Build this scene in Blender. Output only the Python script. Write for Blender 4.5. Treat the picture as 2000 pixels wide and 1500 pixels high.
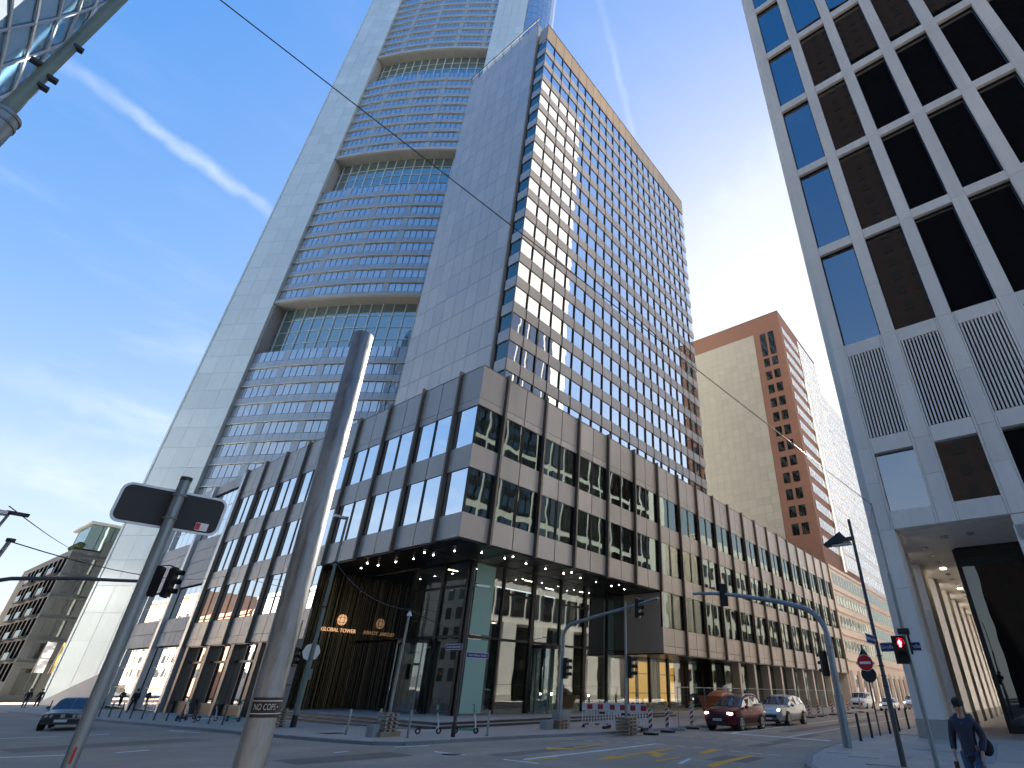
import bpy, bmesh, math, random
from mathutils import Vector, Matrix
random.seed(7)
R = math.radians
for o in list(bpy.data.objects): bpy.data.objects.remove(o)
SC = bpy.context.scene
COL = SC.collection
# ------------------------------------------------------------------ camera (wide lens, tilted up 30 degrees, cropped frame)
SL = 0.0145                                   # the ground falls gently along +Y
def gz(y): return -SL*y
EYE = Vector((0, 0, 1.72))
cd = bpy.data.cameras.new('camera'); cam = bpy.data.objects.new('camera', cd); COL.objects.link(cam); SC.camera = cam
rows = ((0.59768344, 0.40887333, 0.68963549), (-0.80157884, 0.2879293, 0.52399245), (0.01568027, -0.86597882, 0.49983478))
m = Matrix([[r[0], -r[1], -r[2], 0] for r in rows] + [[0, 0, 0, 1]])
cam.matrix_world = Matrix.Translation(EYE) @ m
cd.sensor_width = 36; cd.lens = 1014.01/2000*36; cd.shift_x = -0.0866; cd.shift_y = 0.0034
cd.clip_start = 0.05; cd.clip_end = 4000
# ------------------------------------------------------------------ sky and sun
SUN_AZ, SUN_EL = R(9.0), R(25)                # azimuth from +X towards +Y
sunv = Vector((math.cos(SUN_EL)*math.cos(SUN_AZ), math.cos(SUN_EL)*math.sin(SUN_AZ), math.sin(SUN_EL)))
W = bpy.data.worlds.new("World"); SC.world = W; W.use_nodes = True
nt = W.node_tree; N = nt.nodes; LK = nt.links
for n in list(N): N.remove(n)
def nd(t, **k):
    n = N.new(t)
    for a, b in k.items(): setattr(n, a, b)
    return n
wout = nd('ShaderNodeOutputWorld'); bg = nd('ShaderNodeBackground'); bg.inputs[1].default_value = 0.10
LK.new(bg.outputs[0], wout.inputs[0])
sky = nd('ShaderNodeTexSky', sky_type='NISHITA', sun_disc=False)
sky.sun_elevation = SUN_EL; sky.sun_rotation = math.pi/2 - SUN_AZ
sky.air_density = 1.0; sky.dust_density = 1.0; sky.ozone_density = 3.0
hsv = nd('ShaderNodeHueSaturation'); hsv.inputs['Saturation'].default_value = 2.25; hsv.inputs['Hue'].default_value = .524; hsv.inputs['Value'].default_value = .83
gm = nd('ShaderNodeGamma'); gm.inputs[1].default_value = .78; LK.new(sky.outputs[0], gm.inputs[0]); 
def vm(op, a, b):
    n = nd('ShaderNodeVectorMath', operation=op)
    for i, v in enumerate((a, b)):
        if isinstance(v, tuple): n.inputs[i].default_value = v
        else: LK.new(v, n.inputs[i])
    return n.outputs[0]
soft = vm('DIVIDE', gm.outputs[0], vm('ADD', vm('MULTIPLY', gm.outputs[0], (.85, .85, .85)), (1., 1., 1.)))   # soft clip evens the sky brightness out
LK.new(vm('MULTIPLY', soft, (2.35, 2.35, 2.35)), hsv.inputs['Color'])
tc = nd('ShaderNodeTexCoord')
def math_(op, a, b=None, clamp=False):
    n = nd('ShaderNodeMath', operation=op, use_clamp=clamp)
    for i, v in enumerate((a, b)):
        if v is None: continue
        if isinstance(v, (int, float)): n.inputs[i].default_value = v
        else: LK.new(v, n.inputs[i])
    return n.outputs[0]
def dotv(vec):
    n = nd('ShaderNodeVectorMath', operation='DOT_PRODUCT'); LK.new(tc.outputs['Generated'], n.inputs[0]); n.inputs[1].default_value = vec
    return n.outputs['Value']
def mapr(v, a, b, c=0., d=1.):
    n = nd('ShaderNodeMapRange', interpolation_type='SMOOTHSTEP'); LK.new(v, n.inputs[0])
    for i, x in enumerate((a, b, c, d)): n.inputs[i+1].default_value = x
    return n.outputs[0]
def wnoise(scale, detail=5, stretch=None, rough=.55):
    mp = nd('ShaderNodeMapping'); LK.new(tc.outputs['Generated'], mp.inputs[0])
    if stretch:
        mp.inputs['Scale'].default_value = stretch[0]; mp.inputs['Rotation'].default_value = stretch[1]
    n = nd('ShaderNodeTexNoise'); n.inputs['Scale'].default_value = scale; n.inputs['Detail'].default_value = detail; n.inputs['Roughness'].default_value = rough
    LK.new(mp.outputs[0], n.inputs['Vector']); return n.outputs[0]
def pix(px, py):                              # sky direction of a point of the photograph (only used to orient contrails)
    q = ((px-1173.19)/1014., (py-756.81)/1014., 1.)
    return Vector([sum(rows[i][j]*q[j] for j in range(3)) for i in range(3)]).normalized()
cl = None
def addmask(mk):
    global cl
    cl = mk if cl is None else math_('ADD', cl, mk, True)
nz = wnoise(26, 6); nz2 = wnoise(9, 5)
for (p, q, wd, amp) in (((140, 130), (560, 440), .015, .50), ((1170, -10), (1245, 300), .010, .30), ((-40, 700), (480, 900), .03, .22), ((1330, 560), (1590, 250), .09, .40), ((-60, 880), (420, 960), .05, .35)):
    a, b = pix(*p), pix(*q); n_ = a.cross(b).normalized(); mid = (a+b).normalized(); half = a.dot(mid)
    dn = math_('ADD', dotv(n_), math_('MULTIPLY', math_('SUBTRACT', nz, .5), wd*1.6))
    band = mapr(math_('ABSOLUTE', dn), 0, wd, 1, 0)
    leng = mapr(dotv(mid), half-.02, half+.02)
    addmask(math_('MULTIPLY', math_('MULTIPLY', band, leng), math_('MULTIPLY', mapr(nz2, .3, .75, .35, 1.3), amp)))
ci = wnoise(3.2, 8, ((1., 2.6, 5.0), (0.2, .3, .9)), .62)
lowm = mapr(dotv((0, 0, 1)), .10, .75, 1, .10)
addmask(math_('MULTIPLY', math_('MULTIPLY', mapr(ci, .47, .80), lowm), .48))
addmask(math_('MULTIPLY', mapr(dotv((0, 0, 1)), 0., .50, 1., 0.), .30))
sunm = mapr(dotv(sunv), .78, 1.0)
addmask(math_('MULTIPLY', sunm, .20))
mx = nd('ShaderNodeMixRGB'); mx.inputs[2].default_value = (1.5, 1.66, 1.86, 1)
LK.new(cl, mx.inputs[0]); LK.new(hsv.outputs[0], mx.inputs[1]); LK.new(mx.outputs[0], bg.inputs[0])
sd = bpy.data.lights.new('sun', 'SUN'); sun = bpy.data.objects.new('sun', sd); COL.objects.link(sun)
sd.energy = 5.0; sd.angle = R(.53); sd.color = (1, .92, .80)
sun.rotation_euler = (-sunv).to_track_quat('-Z', 'Y').to_euler(); sun.location = (0, 0, 300)
SC.view_settings.view_transform = 'Standard'; SC.view_settings.look = 'None'; SC.view_settings.gamma = 1
SC.view_settings.exposure = 2.72
SC.render.engine = 'CYCLES'
SC.cycles.max_bounces = 7; SC.cycles.glossy_bounces = 4; SC.cycles.transmission_bounces = 4; SC.cycles.transparent_max_bounces = 10
SC.cycles.sample_clamp_indirect = 6; SC.cycles.caustics_reflective = False; SC.cycles.caustics_refractive = False
# ------------------------------------------------------------------ materials
MATS = {}
def mat(name, col, rough=.6, metal=0., spec=.5, var=.0, nscale=None, namt=.0, bump=0., bscale=None, stretch=(1, 1, 1), emit=None, streak=0.):
    m = bpy.data.materials.new(name); m.use_nodes = True; t = m.node_tree; b = t.nodes['Principled BSDF']
    b.inputs['Base Color'].default_value = (*col, 1); b.inputs['Roughness'].default_value = rough; b.inputs['Metallic'].default_value = metal
    b.inputs['Specular IOR Level'].default_value = spec
    if emit: b.inputs['Emission Color'].default_value = (*emit[:3], 1); b.inputs['Emission Strength'].default_value = emit[3]
    geo = t.nodes.new('ShaderNodeNewGeometry'); val = None
    def mth(op, a, c):
        n = t.nodes.new('ShaderNodeMath'); n.operation = op
        for i, v in enumerate((a, c)):
            if isinstance(v, (int, float)): n.inputs[i].default_value = v
            else: t.links.new(v, n.inputs[i])
        return n.outputs[0]
    def noise(sc, st, det=5):
        mp = t.nodes.new('ShaderNodeMapping'); mp.inputs['Scale'].default_value = st; t.links.new(geo.outputs['Position'], mp.inputs[0])
        n = t.nodes.new('ShaderNodeTexNoise'); n.inputs['Scale'].default_value = sc; n.inputs['Detail'].default_value = det; t.links.new(mp.outputs[0], n.inputs['Vector']); return n.outputs[0]
    terms = []
    if var:
        oi = t.nodes.new('ShaderNodeObjectInfo'); terms.append(mth('MULTIPLY', mth('SUBTRACT', oi.outputs['Random'], .5), 2*var))
    if nscale:
        terms.append(mth('MULTIPLY', mth('SUBTRACT', noise(nscale, stretch), .5), 2.4*namt))
        terms.append(mth('MULTIPLY', mth('SUBTRACT', noise(nscale*9, stretch), .5), 1.2*namt))
    if streak: terms.append(mth('MULTIPLY', mth('SUBTRACT', noise(2.2, (1, 1, .06)), .5), 2.4*streak))
    if terms:
        v = terms[0]
        for q in terms[1:]: v = mth('ADD', v, q)
        v = mth('ADD', v, 1.0)
        mixn = t.nodes.new('ShaderNodeVectorMath'); mixn.operation = 'SCALE'; mixn.inputs[0].default_value = col; t.links.new(v, mixn.inputs['Scale']); t.links.new(mixn.outputs[0], b.inputs['Base Color'])
        if rough > .15: t.links.new(mth('MULTIPLY', v, rough), b.inputs['Roughness'])
    if bump:
        bp = t.nodes.new('ShaderNodeBump'); bp.inputs['Strength'].default_value = bump; bp.inputs['Distance'].default_value = .02
        t.links.new(noise(bscale or 60, stretch, 3), bp.inputs['Height']); t.links.new(bp.outputs[0], b.inputs['Normal'])
    MATS[name] = m; return m
def glass(name, refl, gcol, back, transp=True, wav=.010, wscale=.5, rough=.004):
    m = bpy.data.materials.new(name); m.use_nodes = True; t = m.node_tree
    for n in list(t.nodes): t.nodes.remove(n)
    out = t.nodes.new('ShaderNodeOutputMaterial'); mix = t.nodes.new('ShaderNodeMixShader'); g = t.nodes.new('ShaderNodeBsdfGlossy')
    g.inputs['Color'].default_value = (*gcol, 1); g.inputs['Roughness'].default_value = rough
    if transp: d = t.nodes.new('ShaderNodeBsdfTransparent')
    else: d = t.nodes.new('ShaderNodeBsdfDiffuse')
    d.inputs['Color'].default_value = (*back, 1)
    lw = t.nodes.new('ShaderNodeLayerWeight'); lw.inputs[0].default_value = .5; fr = t.nodes.new('ShaderNodeMath'); fr.operation = 'POWER'; fr.inputs[1].default_value = 5.; t.links.new(lw.outputs['Facing'], fr.inputs[0])
    mr = t.nodes.new('ShaderNodeMapRange'); mr.inputs[1].default_value = 0.; mr.inputs[2].default_value = 1.; mr.inputs[3].default_value = refl; mr.inputs[4].default_value = 1.
    t.links.new(fr.outputs[0], mr.inputs[0]); t.links.new(mr.outputs[0], mix.inputs[0]); t.links.new(d.outputs[0], mix.inputs[1]); t.links.new(g.outputs[0], mix.inputs[2]); t.links.new(mix.outputs[0], out.inputs[0])
    if wav:
        geo = t.nodes.new('ShaderNodeNewGeometry'); oi = t.nodes.new('ShaderNodeObjectInfo'); nn = t.nodes.new('ShaderNodeTexNoise'); nn.noise_dimensions = '4D'; nn.inputs['Scale'].default_value = wscale; nn.inputs['Detail'].default_value = 1.
        ml = t.nodes.new('ShaderNodeMath'); ml.operation = 'MULTIPLY'; ml.inputs[1].default_value = 40.; t.links.new(oi.outputs['Random'], ml.inputs[0]); t.links.new(ml.outputs[0], nn.inputs['W'])
        t.links.new(geo.outputs['Position'], nn.inputs['Vector']); bp = t.nodes.new('ShaderNodeBump'); bp.inputs['Strength'].default_value = 1.; bp.inputs['Distance'].default_value = wav
        t.links.new(nn.outputs[0], bp.inputs['Height']); t.links.new(bp.outputs[0], g.inputs['Normal'])
    MATS[name] = m; return m
mat('asphalt', (.38, .315, .25), .85, var=.0, nscale=.35, namt=.42, bump=.6, bscale=60)
mat('asphalt_patch', (.22, .185, .15), .85, var=.15, nscale=1.2, namt=.3, bump=.6, bscale=60)
mat('tar', (.05, .048, .046), .5)
mat('far_ground', (.10, .10, .10), .9, nscale=.05, namt=.2)
mat('paving', (.50, .43, .365), .75, var=.10, nscale=1.2, namt=.16, bump=.3, bscale=50)
mat('paving_small', (.44, .38, .32), .8, nscale=.7, namt=.16, bump=.9, bscale=11)
mat('kerb', (.27, .27, .27), .8, var=.08, nscale=2, namt=.2)
mat('steps', (.36, .36, .36), .6, var=.03, nscale=2, namt=.10)
mat('white_paint', (.70, .71, .72), .7, nscale=2.5, namt=.35)
mat('orange_paint', (.82, .42, .06), .7, nscale=2.5, namt=.16)
mat('panel', (.43, .40, .375), .42, metal=.25, var=.06, nscale=.5, namt=.07, streak=.07)
mat('rib', (.17, .147, .125), .38, metal=.5, var=.04, streak=.10)
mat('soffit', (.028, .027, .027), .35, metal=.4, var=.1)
mat('dark_frame', (.022, .022, .024), .35, metal=.6)
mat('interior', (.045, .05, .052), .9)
mat('curtain', (.30, .37, .35), .9, var=.25)
mat('gold', (.34, .265, .15), .28, metal=.9, var=.12, streak=.12)
mat('gold_letters', (.85, .50, .26), .3, metal=.8, emit=(1, .55, .28, .12))
mat('tower_panel', (.45, .425, .40), .40, metal=.3, var=.05)
mat('bronze', (.52, .38, .22), .42, metal=.5, var=.05)
mat('wall_panel', (.56, .49, .425), .34, metal=.35, var=.07, nscale=.3, namt=.10, streak=.06)
mat('dark_metal', (.05, .048, .046), .45, metal=.5)
mat('joint', (.04, .04, .042), .9)
mat('cb_spandrel', (.41, .45, .49), .30, metal=.25, var=.06)
mat('cb_white', (.68, .74, .72), .22, metal=.1, var=.06, nscale=.1, namt=.08, streak=.05)
mat('cb_soffit', (.45, .45, .42), .6, var=.05)
mat('stone_grey', (.44, .44, .43), .55, var=.05, nscale=1., namt=.08)
mat('silver', (.52, .53, .54), .38, metal=.6)
mat('white_stone', (.80, .75, .69), .7, var=.05, nscale=.6, namt=.07, streak=.10, bump=.15, bscale=30)
mat('louvre_gap', (.015, .015, .017), .9)
mat('plinth', (.41, .385, .355), .7, var=.04, nscale=1.5, namt=.08)
mat('brick_brown', (.135, .070, .052), .8, nscale=.8, namt=.16, bump=.3, bscale=12, stretch=(1, 1, 3))
mat('beige_stone', (.235, .24, .22), .65, var=.07, nscale=.2, namt=.05)
mat('pink_stone', (.52, .45, .40), .7, nscale=.4, namt=.08)
mat('pale_panel', (.62, .63, .62), .5, var=.05)
mat('old_stone', (.115, .13, .13), .8, var=.05, nscale=.7, namt=.14, streak=.08)
mat('galv', (.25, .265, .27), .48, metal=.6, nscale=7, namt=.60, stretch=(1, 1, .25), bump=.35, bscale=18)
mat('galv_blue', (.24, .28, .30), .42, metal=.55, nscale=5, namt=.25, stretch=(1, 1, .3))
mat('pole_dark', (.075, .073, .075), .5, metal=.4, nscale=4, namt=.2)
mat('pole_green', (.17, .23, .20), .55, metal=.2, nscale=6, namt=.35, stretch=(1, 1, .4))
mat('black', (.012, .012, .013), .5)
mat('rubber', (.02, .02, .02), .8)
mat('wood', (.34, .27, .18), .85, var=.25, nscale=6, namt=.25)
mat('brick_pale', (.48, .43, .36), .85, var=.2, nscale=6, namt=.2)
mat('concrete', (.34, .34, .33), .85, nscale=3, namt=.15)
mat('blue_sign', (.02, .035, .18), .4); mat('white', (.75, .75, .75), .5); mat('sign_red', (.50, .012, .02), .4); mat('sign_back', (.022, .023, .025), .6, nscale=3, namt=.2)
mat('barrier_white', (.66, .64, .65), .55, nscale=4, namt=.12); mat('barrier_red', (.36, .025, .03), .5)
mat('orange_skip', (.42, .12, .035), .7, nscale=3, namt=.3); mat('amber', (.75, .30, .02), .3)
mat('red_lit', (.6, .01, .02), .3, emit=(1, .03, .05, 7)); mat('lens_off', (.05, .06, .055), .12)
mat('lamp_lit', (.9, .9, .85), .4, emit=(1, .93, .8, 9)); mat('warm_lit', (.8, .45, .08), .5, emit=(1, .50, .08, .13)); mat('soft_lit', (.8, .75, .6), .5, emit=(1, .85, .6, 3.0)); mat('headlamp', (.9, .88, .8), .2, emit=(1, .9, .7, 2.0))
mat('car_red', (.13, .012, .022), .22, metal=.35); mat('car_silver', (.52, .56, .60), .25, metal=.55); mat('car_blue', (.17, .20, .22), .25, metal=.5); mat('car_white', (.72, .73, .74), .3)
mat('rim', (.45, .45, .46), .3, metal=.9); mat('trim', (.018, .018, .02), .4); mat('plate', (.7, .7, .7), .5)
mat('skin', (.42, .26, .19), .55); mat('navy', (.020, .026, .055), .7, nscale=9, namt=.3, bump=.4, bscale=25); mat('jeans', (.045, .10, .21), .8, nscale=9, namt=.3, bump=.3, bscale=60); mat('hair', (.012, .010, .010), .7); mat('cloth_dark', (.02, .02, .024), .8); mat('cloth_grey', (.12, .12, .13), .8); mat('shoe', (.03, .03, .03), .6)
mat('scooter_green', (.06, .42, .30), .4); mat('scooter_white', (.62, .66, .64), .4); mat('scooter_red', (.42, .10, .10), .5); mat('teal', (.30, .50, .46), .7)
mat('sheer', (.78, .80, .82), .9, var=.1); mat('dark_window', (.004, .0045, .005), .9, spec=0.); mat('dark_brick', (.006, .005, .005), .9, spec=0., nscale=.8, namt=.2); mat('terracotta', (.40, .20, .13), .8, nscale=.5, namt=.12); mat('ebeige', (.52, .43, .31), .75, nscale=.4, namt=.1); mat('flag_white', (.55, .56, .58), .8, nscale=3, namt=.15); mat('flag_yellow', (.5, .36, .05), .8); mat('flag_red', (.4, .03, .03), .8); mat('leaf', (.03, .05, .02), .8, nscale=4, namt=.5)
glass('win_glass', .17, (.72, .85, .83), (.42, .52, .50))
glass('left_glass', .80, (.92, .96, 1.0), (.22, .27, .28), wav=.006)
glass('tower_glass', .80, (.90, .96, 1.0), (.72, .80, .85), wav=.008)
glass('lobby_glass', .13, (.90, .95, .97), (.78, .84, .84), wav=.004)
glass('mirror_dark', .20, (.92, .93, .95), (.02, .022, .025), False, wav=.004)
glass('cb_glass', .42, (.88, .92, .97), (.26, .29, .33), False, wav=.012)
glass('garden_glass', .34, (.80, .88, .92), (.10, .16, .15), False, wav=.006)
glass('black_glass', .30, (.82, .84, .90), (.012, .012, .014), False, wav=.003, wscale=.6)
glass('box_glass', .10, (.8, .85, .85), (.012, .014, .014), False, wav=.004)
glass('blue_glass', .45, (.75, .88, 1.), (.14, .30, .46), False, wav=.01)
glass('teal_glass', .25, (.75, .9, .9), (.05, .11, .11), False)
glass('pale_glass', .45, (.95, .97, 1.), (.30, .34, .36), False)
glass('car_glass', .09, (.9, .95, 1.), (.02, .025, .028), False, wav=0)
# ------------------------------------------------------------------ helpers
class MB:
    def __init__(s): s.v = []; s.f = []
    def add(s, vs, fs):
        b = len(s.v); s.v += [tuple(p) for p in vs]; s.f += [tuple(b+i for i in f) for f in fs]; return s
    def box(s, c, d, rz=0., M=None):
        a, b, h = d[0]/2, d[1]/2, d[2]/2; P = [Vector((x*a, y*b, z*h)) for z in (-1, 1) for y in (-1, 1) for x in (-1, 1)]
        if rz: P = [Matrix.Rotation(rz, 3, 'Z') @ p for p in P]
        if M is not None: P = [M @ p for p in P]
        return s.add([p+Vector(c) for p in P], [(0, 2, 3, 1), (4, 5, 7, 6), (0, 1, 5, 4), (2, 6, 7, 3), (0, 4, 6, 2), (1, 3, 7, 5)])
    def prism(s, poly, z0, z1):
        n = len(poly); zf0 = z0 if callable(z0) else (lambda x, y: z0); zf1 = z1 if callable(z1) else (lambda x, y: z1)
        vs = [(x, y, zf0(x, y)) for x, y in poly]+[(x, y, zf1(x, y)) for x, y in poly]
        return s.add(vs, [tuple(range(n-1, -1, -1)), tuple(range(n, 2*n))]+[(i, (i+1) % n, n+(i+1) % n, n+i) for i in range(n)])
    def tube(s, path, r, n=10, cap=True):
        path = [Vector(p) for p in path]; k = len(path); rr = r if isinstance(r, (list, tuple)) else [r]*k; vs = []; up = None
        for i, p in enumerate(path):
            t = (path[min(i+1, k-1)]-path[max(i-1, 0)]).normalized()
            if up is None: up = Vector((0, 0, 1)) if abs(t.z) < .9 else Vector((1, 0, 0))
            a = t.cross(up).normalized(); b = a.cross(t).normalized(); up = b
            vs += [p+(a*math.cos(2*math.pi*j/n)+b*math.sin(2*math.pi*j/n))*rr[i] for j in range(n)]
        fs = [(i*n+j, i*n+(j+1) % n, (i+1)*n+(j+1) % n, (i+1)*n+j) for i in range(k-1) for j in range(n)]
        if cap: fs += [tuple(range(n-1, -1, -1)), tuple(range((k-1)*n, k*n))]
        return s.add(vs, fs)
    def quad(s, *p): return s.add(p, [tuple(range(len(p)))])
    def disc(s, c, r, axis, th=.02, n=20):
        a = Vector(axis).normalized(); return s.tube([Vector(c)-a*th/2, Vector(c)+a*th/2], r, n)
    def sphere(s, c, r, n=12, k=8, sc=(1, 1, 1)):
        vs = []; fs = []
        for i in range(k+1):
            th = math.pi*i/k
            for j in range(n): vs.append((c[0]+r*sc[0]*math.sin(th)*math.cos(2*math.pi*j/n), c[1]+r*sc[1]*math.sin(th)*math.sin(2*math.pi*j/n), c[2]+r*sc[2]*math.cos(th)))
        for i in range(k):
            for j in range(n): fs.append((i*n+j, (i+1)*n+j, (i+1)*n+(j+1) % n, i*n+(j+1) % n))
        return s.add(vs, fs)
    def build(s, name, mt, parent=None, smooth=False, world=False, loc=None):
        off = Vector((0, 0, 0))
        if world and parent is not None: off = parent.location
        me = bpy.data.meshes.new(name); me.from_pydata([tuple(Vector(p)-off) for p in s.v], [], s.f); me.materials.append(MATS[mt]); me.validate(); me.update()
        if smooth:
            for p in me.polygons: p.use_smooth = True
            try: me.set_sharp_from_angle(angle=R(40))
            except Exception: pass
        o = bpy.data.objects.new(name, me); COL.objects.link(o)
        if parent is not None: o.parent = parent
        if loc: o.location = loc
        return o
def tag(o, label=None, cat=None, group=None, kind=None):
    for k, v in (('label', label), ('category', cat), ('group', group), ('kind', kind)):
        if v: o[k] = v
    return o
def thing(name, label, cat, loc=(0, 0, 0), rz=0., group=None):
    o = bpy.data.objects.new(name, None); COL.objects.link(o); o.location = loc; o.rotation_euler = (0, 0, rz); o.empty_display_size = .3
    return tag(o, label, cat, group)
UB = {}
def ubox(mt):
    if mt not in UB:
        me = bpy.data.meshes.new('box_'+mt); b = MB().box((0, 0, 0), (1, 1, 1)); me.from_pydata(b.v, [], b.f); me.materials.append(MATS[mt]); me.update(); UB[mt] = me
    return UB[mt]
def pc(name, mt, parent, c, d, rz=0.):
    o = bpy.data.objects.new(name, ubox(mt)); COL.objects.link(o); o.parent = parent
    o.location = Vector(c)-(parent.location if parent else Vector((0, 0, 0))); o.scale = d
    if rz: o.rotation_euler = (0, 0, rz)
    return o
def pieces(parent, name, mt, items, limit=300, many=None):
    items = sorted(items, key=lambda it: (Vector(it[0])-EYE).length/math.sqrt(max(it[1][0], it[1][1])*it[1][2]))
    for it in items[:limit]: pc(name, mt, parent, it[0], it[1], it[2] if len(it) > 2 else 0.)
    if len(items) > limit:
        b = MB()
        for it in items[limit:]: b.box(it[0], it[1], it[2] if len(it) > 2 else 0.)
        tag(b.build(many or name+'_field', mt, parent, world=True), kind='stuff')
def copy_tree(o, parent=None):
    c = o.copy(); COL.objects.link(c); c.parent = parent
    for ch in list(o.children): copy_tree(ch, c)
    return c
def text_obj(body, size, mt, parent, M, name='lettering', ext=.01):
    cu = bpy.data.curves.new('t', 'FONT'); cu.body = body; cu.size = size; cu.extrude = ext; cu.align_x = 'CENTER'; cu.align_y = 'CENTER'
    to = bpy.data.objects.new('t', cu); COL.objects.link(to); dg = bpy.context.evaluated_depsgraph_get(); me = bpy.data.meshes.new_from_object(to.evaluated_get(dg)); bpy.data.objects.remove(to)
    me.transform(M); me.materials.clear(); me.materials.append(MATS[mt]); o = bpy.data.objects.new(name, me); COL.objects.link(o); o.parent = parent; return o
def face_M(c, xdir, up=(0, 0, 1)):           # text frame: x along xdir, y up
    x = Vector(xdir).normalized(); y = Vector(up).normalized(); z = x.cross(y)
    return Matrix(((x.x, y.x, z.x, c[0]), (x.y, y.y, z.y, c[1]), (x.z, y.z, z.z, c[2]), (0, 0, 0, 1)))
# ------------------------------------------------------------------ ground, road, pavements
def sheet(name, poly, dz, mt, kind='structure'):
    b = MB(); b.quad(*[(x, y, gz(y)+dz) for x, y in poly]); o = b.build(name, mt); o['kind'] = kind; return o
sheet('ground', [(-900, -900), (1500, -900), (1500, 1500), (-900, 1500)], -.02, 'far_ground')
road = MB()
for i in range(30):
    for j in range(30):
        x0, y0 = -70+i*12, -70+j*12
        road.quad(*[(x, y, gz(y)) for x, y in ((x0, y0), (x0+12, y0), (x0+12, y0+12), (x0, y0+12))])
road = road.build('road', 'asphalt'); road['kind'] = 'structure'
def pavement(name, poly, h, mt):
    o = MB().prism(poly, lambda x, y: gz(y)-.05, lambda x, y: gz(y)+h).build(name, mt); o['kind'] = 'structure'; return o
kerbL = [(12.1, 130), (12.1, 65), (12.5, 55), (12.85, 45.2), (13.2, 35), (13.3, 28.8), (13.45, 25.3), (13.6, 23), (13.85, 21), (14.5, 20), (15.6, 19.72), (17.6, 19.5), (19.6, 19.0), (22, 18.3), (26, 17.4), (32, 17.2), (60, 17.6), (240, 18.2)]
pvl = pavement('pavement_entrance', kerbL+[(240, 60), (60, 60), (60, 130)], .10, 'paving_small')
kerbR = [(240, 7.6), (60, 7.2), (39, 7.0), (29, 7.1), (25.2, 7.1), (22.2, 6.95), (19.6, 6.5), (17.2, 5.8), (14.5, 4.3), (12.8, 2.2), (12, -1), (12, -60)]
pvr = pavement('pavement_right', kerbR+[(240, -60)], .09, 'plinth')
def kerbs(parent, pts, h, lim):
    n = 0
    for (a, b) in zip(pts, pts[1:]):
        a, b = Vector(a), Vector(b); L = (b-a).length; k = max(1, int(L/1.0)); d = (b-a)/k; ang = math.atan2(d.y, d.x)
        nrm = Vector((-d.y, d.x)).normalized()
        for i in range(k):
            c = a+d*(i+.5)
            if (c.length > 75) or n > lim: continue
            pc('kerbstone', 'kerb', parent, (c.x, c.y, gz(c.y)+h/2-.03), (d.length-.012, .17, h+.08), ang); n += 1
kerbs(pvl, kerbL, .105, 160); kerbs(pvr, kerbR, .095, 90)
slabs = []
for i in range(28):
    for j in range(12):
        x, y = 17.6+i*.92, -4.2+j*.92
        if y > 6.2 or (x < 21 and y > 3.9+(x-17.6)*.5): continue
        if x > 29.2 and y > 3.3 and x < 31.6: continue
        slabs.append(((x, y, gz(y)+.09), (.905, .905, .035)))
pieces(pvr, 'paving_slab', 'paving', slabs, 300)
b = MB()
for q in ([(22.8, 2.75), (28.3, 2.75), (28.3, 2.15), (20.4, 1.7), (20.4, 2.2)], [(24.2, 4.4), (23.55, 2.85), (22.95, 2.85), (23.4, 4.3)]):
    b.quad(*[(x, y, gz(y)+.113) for x, y in q])
b.build('pale_guidance_strip', 'concrete', pvr)
MK = [('white_paint', [[(13.81, 17.24), (13.71, 15.57), (13.52, 15.4), (13.61, 17.06)], [(11.47, 19.5), (12.0, 19.55), (11.88, 19.27), (11.36, 19.24)], [(13.98, 13.3), (18.1, 13.16), (21.4, 13.16), (21.1, 12.94), (17.7, 12.9), (13.75, 13.05)], [(13.59, 13.76), (13.49, 12.21), (13.28, 12.07), (13.41, 13.55)], [(15.92, 9.1), (17.34, 9.5), (17.28, 9.35), (15.84, 8.92)], [(29.5, 14.1), (27.6, 8.2), (27.1, 8.0), (29.0, 13.9)], [(29.6, 13.62), (43, 13.77), (70, 14.2), (70, 14.0), (42, 13.5), (29.2, 13.42)], [(27.8, 10.42), (60, 10.6), (60, 10.45), (27.7, 10.24)], [(5.9, 35.5), (7.6, 35.1), (7.6, 34.85), (5.9, 35.2)], [(8.7, 35.2), (9.5, 35.4), (9.5, 35.1), (8.7, 34.95)], [(12.3, 36.4), (12.5, 33), (12.35, 33), (12.1, 36.4)], [(4.4, 25.6), (6.1, 25.0), (6.1, 24.7), (4.4, 25.3)], [(7.0, 24.8), (8.0, 25.05), (8.0, 24.8), (7.0, 24.5)], [(14.0, 19.75), (15.1, 19.3), (14.95, 19.05), (13.75, 19.5)]]),
      ('orange_paint', [[(13.84, 13.0), (15.05, 12.84), (14.87, 12.62), (13.54, 12.75)], [(17.3, 15.3), (17.6, 14.3), (17.3, 14.1), (16.75, 14.85)], [(17.9, 14.57), (20.3, 14.76), (20.1, 14.57), (17.55, 14.25)], [(16.06, 9.95), (17.5, 9.9), (17.27, 9.73), (15.89, 9.77)], [(18.85, 10.0), (20.4, 10.33), (20.7, 10.05), (20.24, 9.86), (18.96, 9.76)], [(15.99, 8.22), (17.0, 8.36), (19.64, 8.42), (19.42, 8.19), (16.71, 8.03), (15.6, 7.8)], [(16.3, 11.52), (20.0, 11.66), (20.0, 11.42), (16.3, 11.28)], [(14.9, 11.38), (16.35, 11.78), (16.35, 11.02)], [(17.9, 11.34), (18.35, 11.34), (18.0, 10.85), (17.6, 10.85)], [(16.9, 10.35), (17.35, 11.02), (18.3, 10.72)]])]
for mt, quads in MK:
    for q in quads:
        bm_ = MB(); bm_.quad(*[(x, y, gz(y)+.005) for x, y in q]); bm_.build('lane_arrow' if mt == 'orange_paint' else 'lane_line', mt, road)
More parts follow.
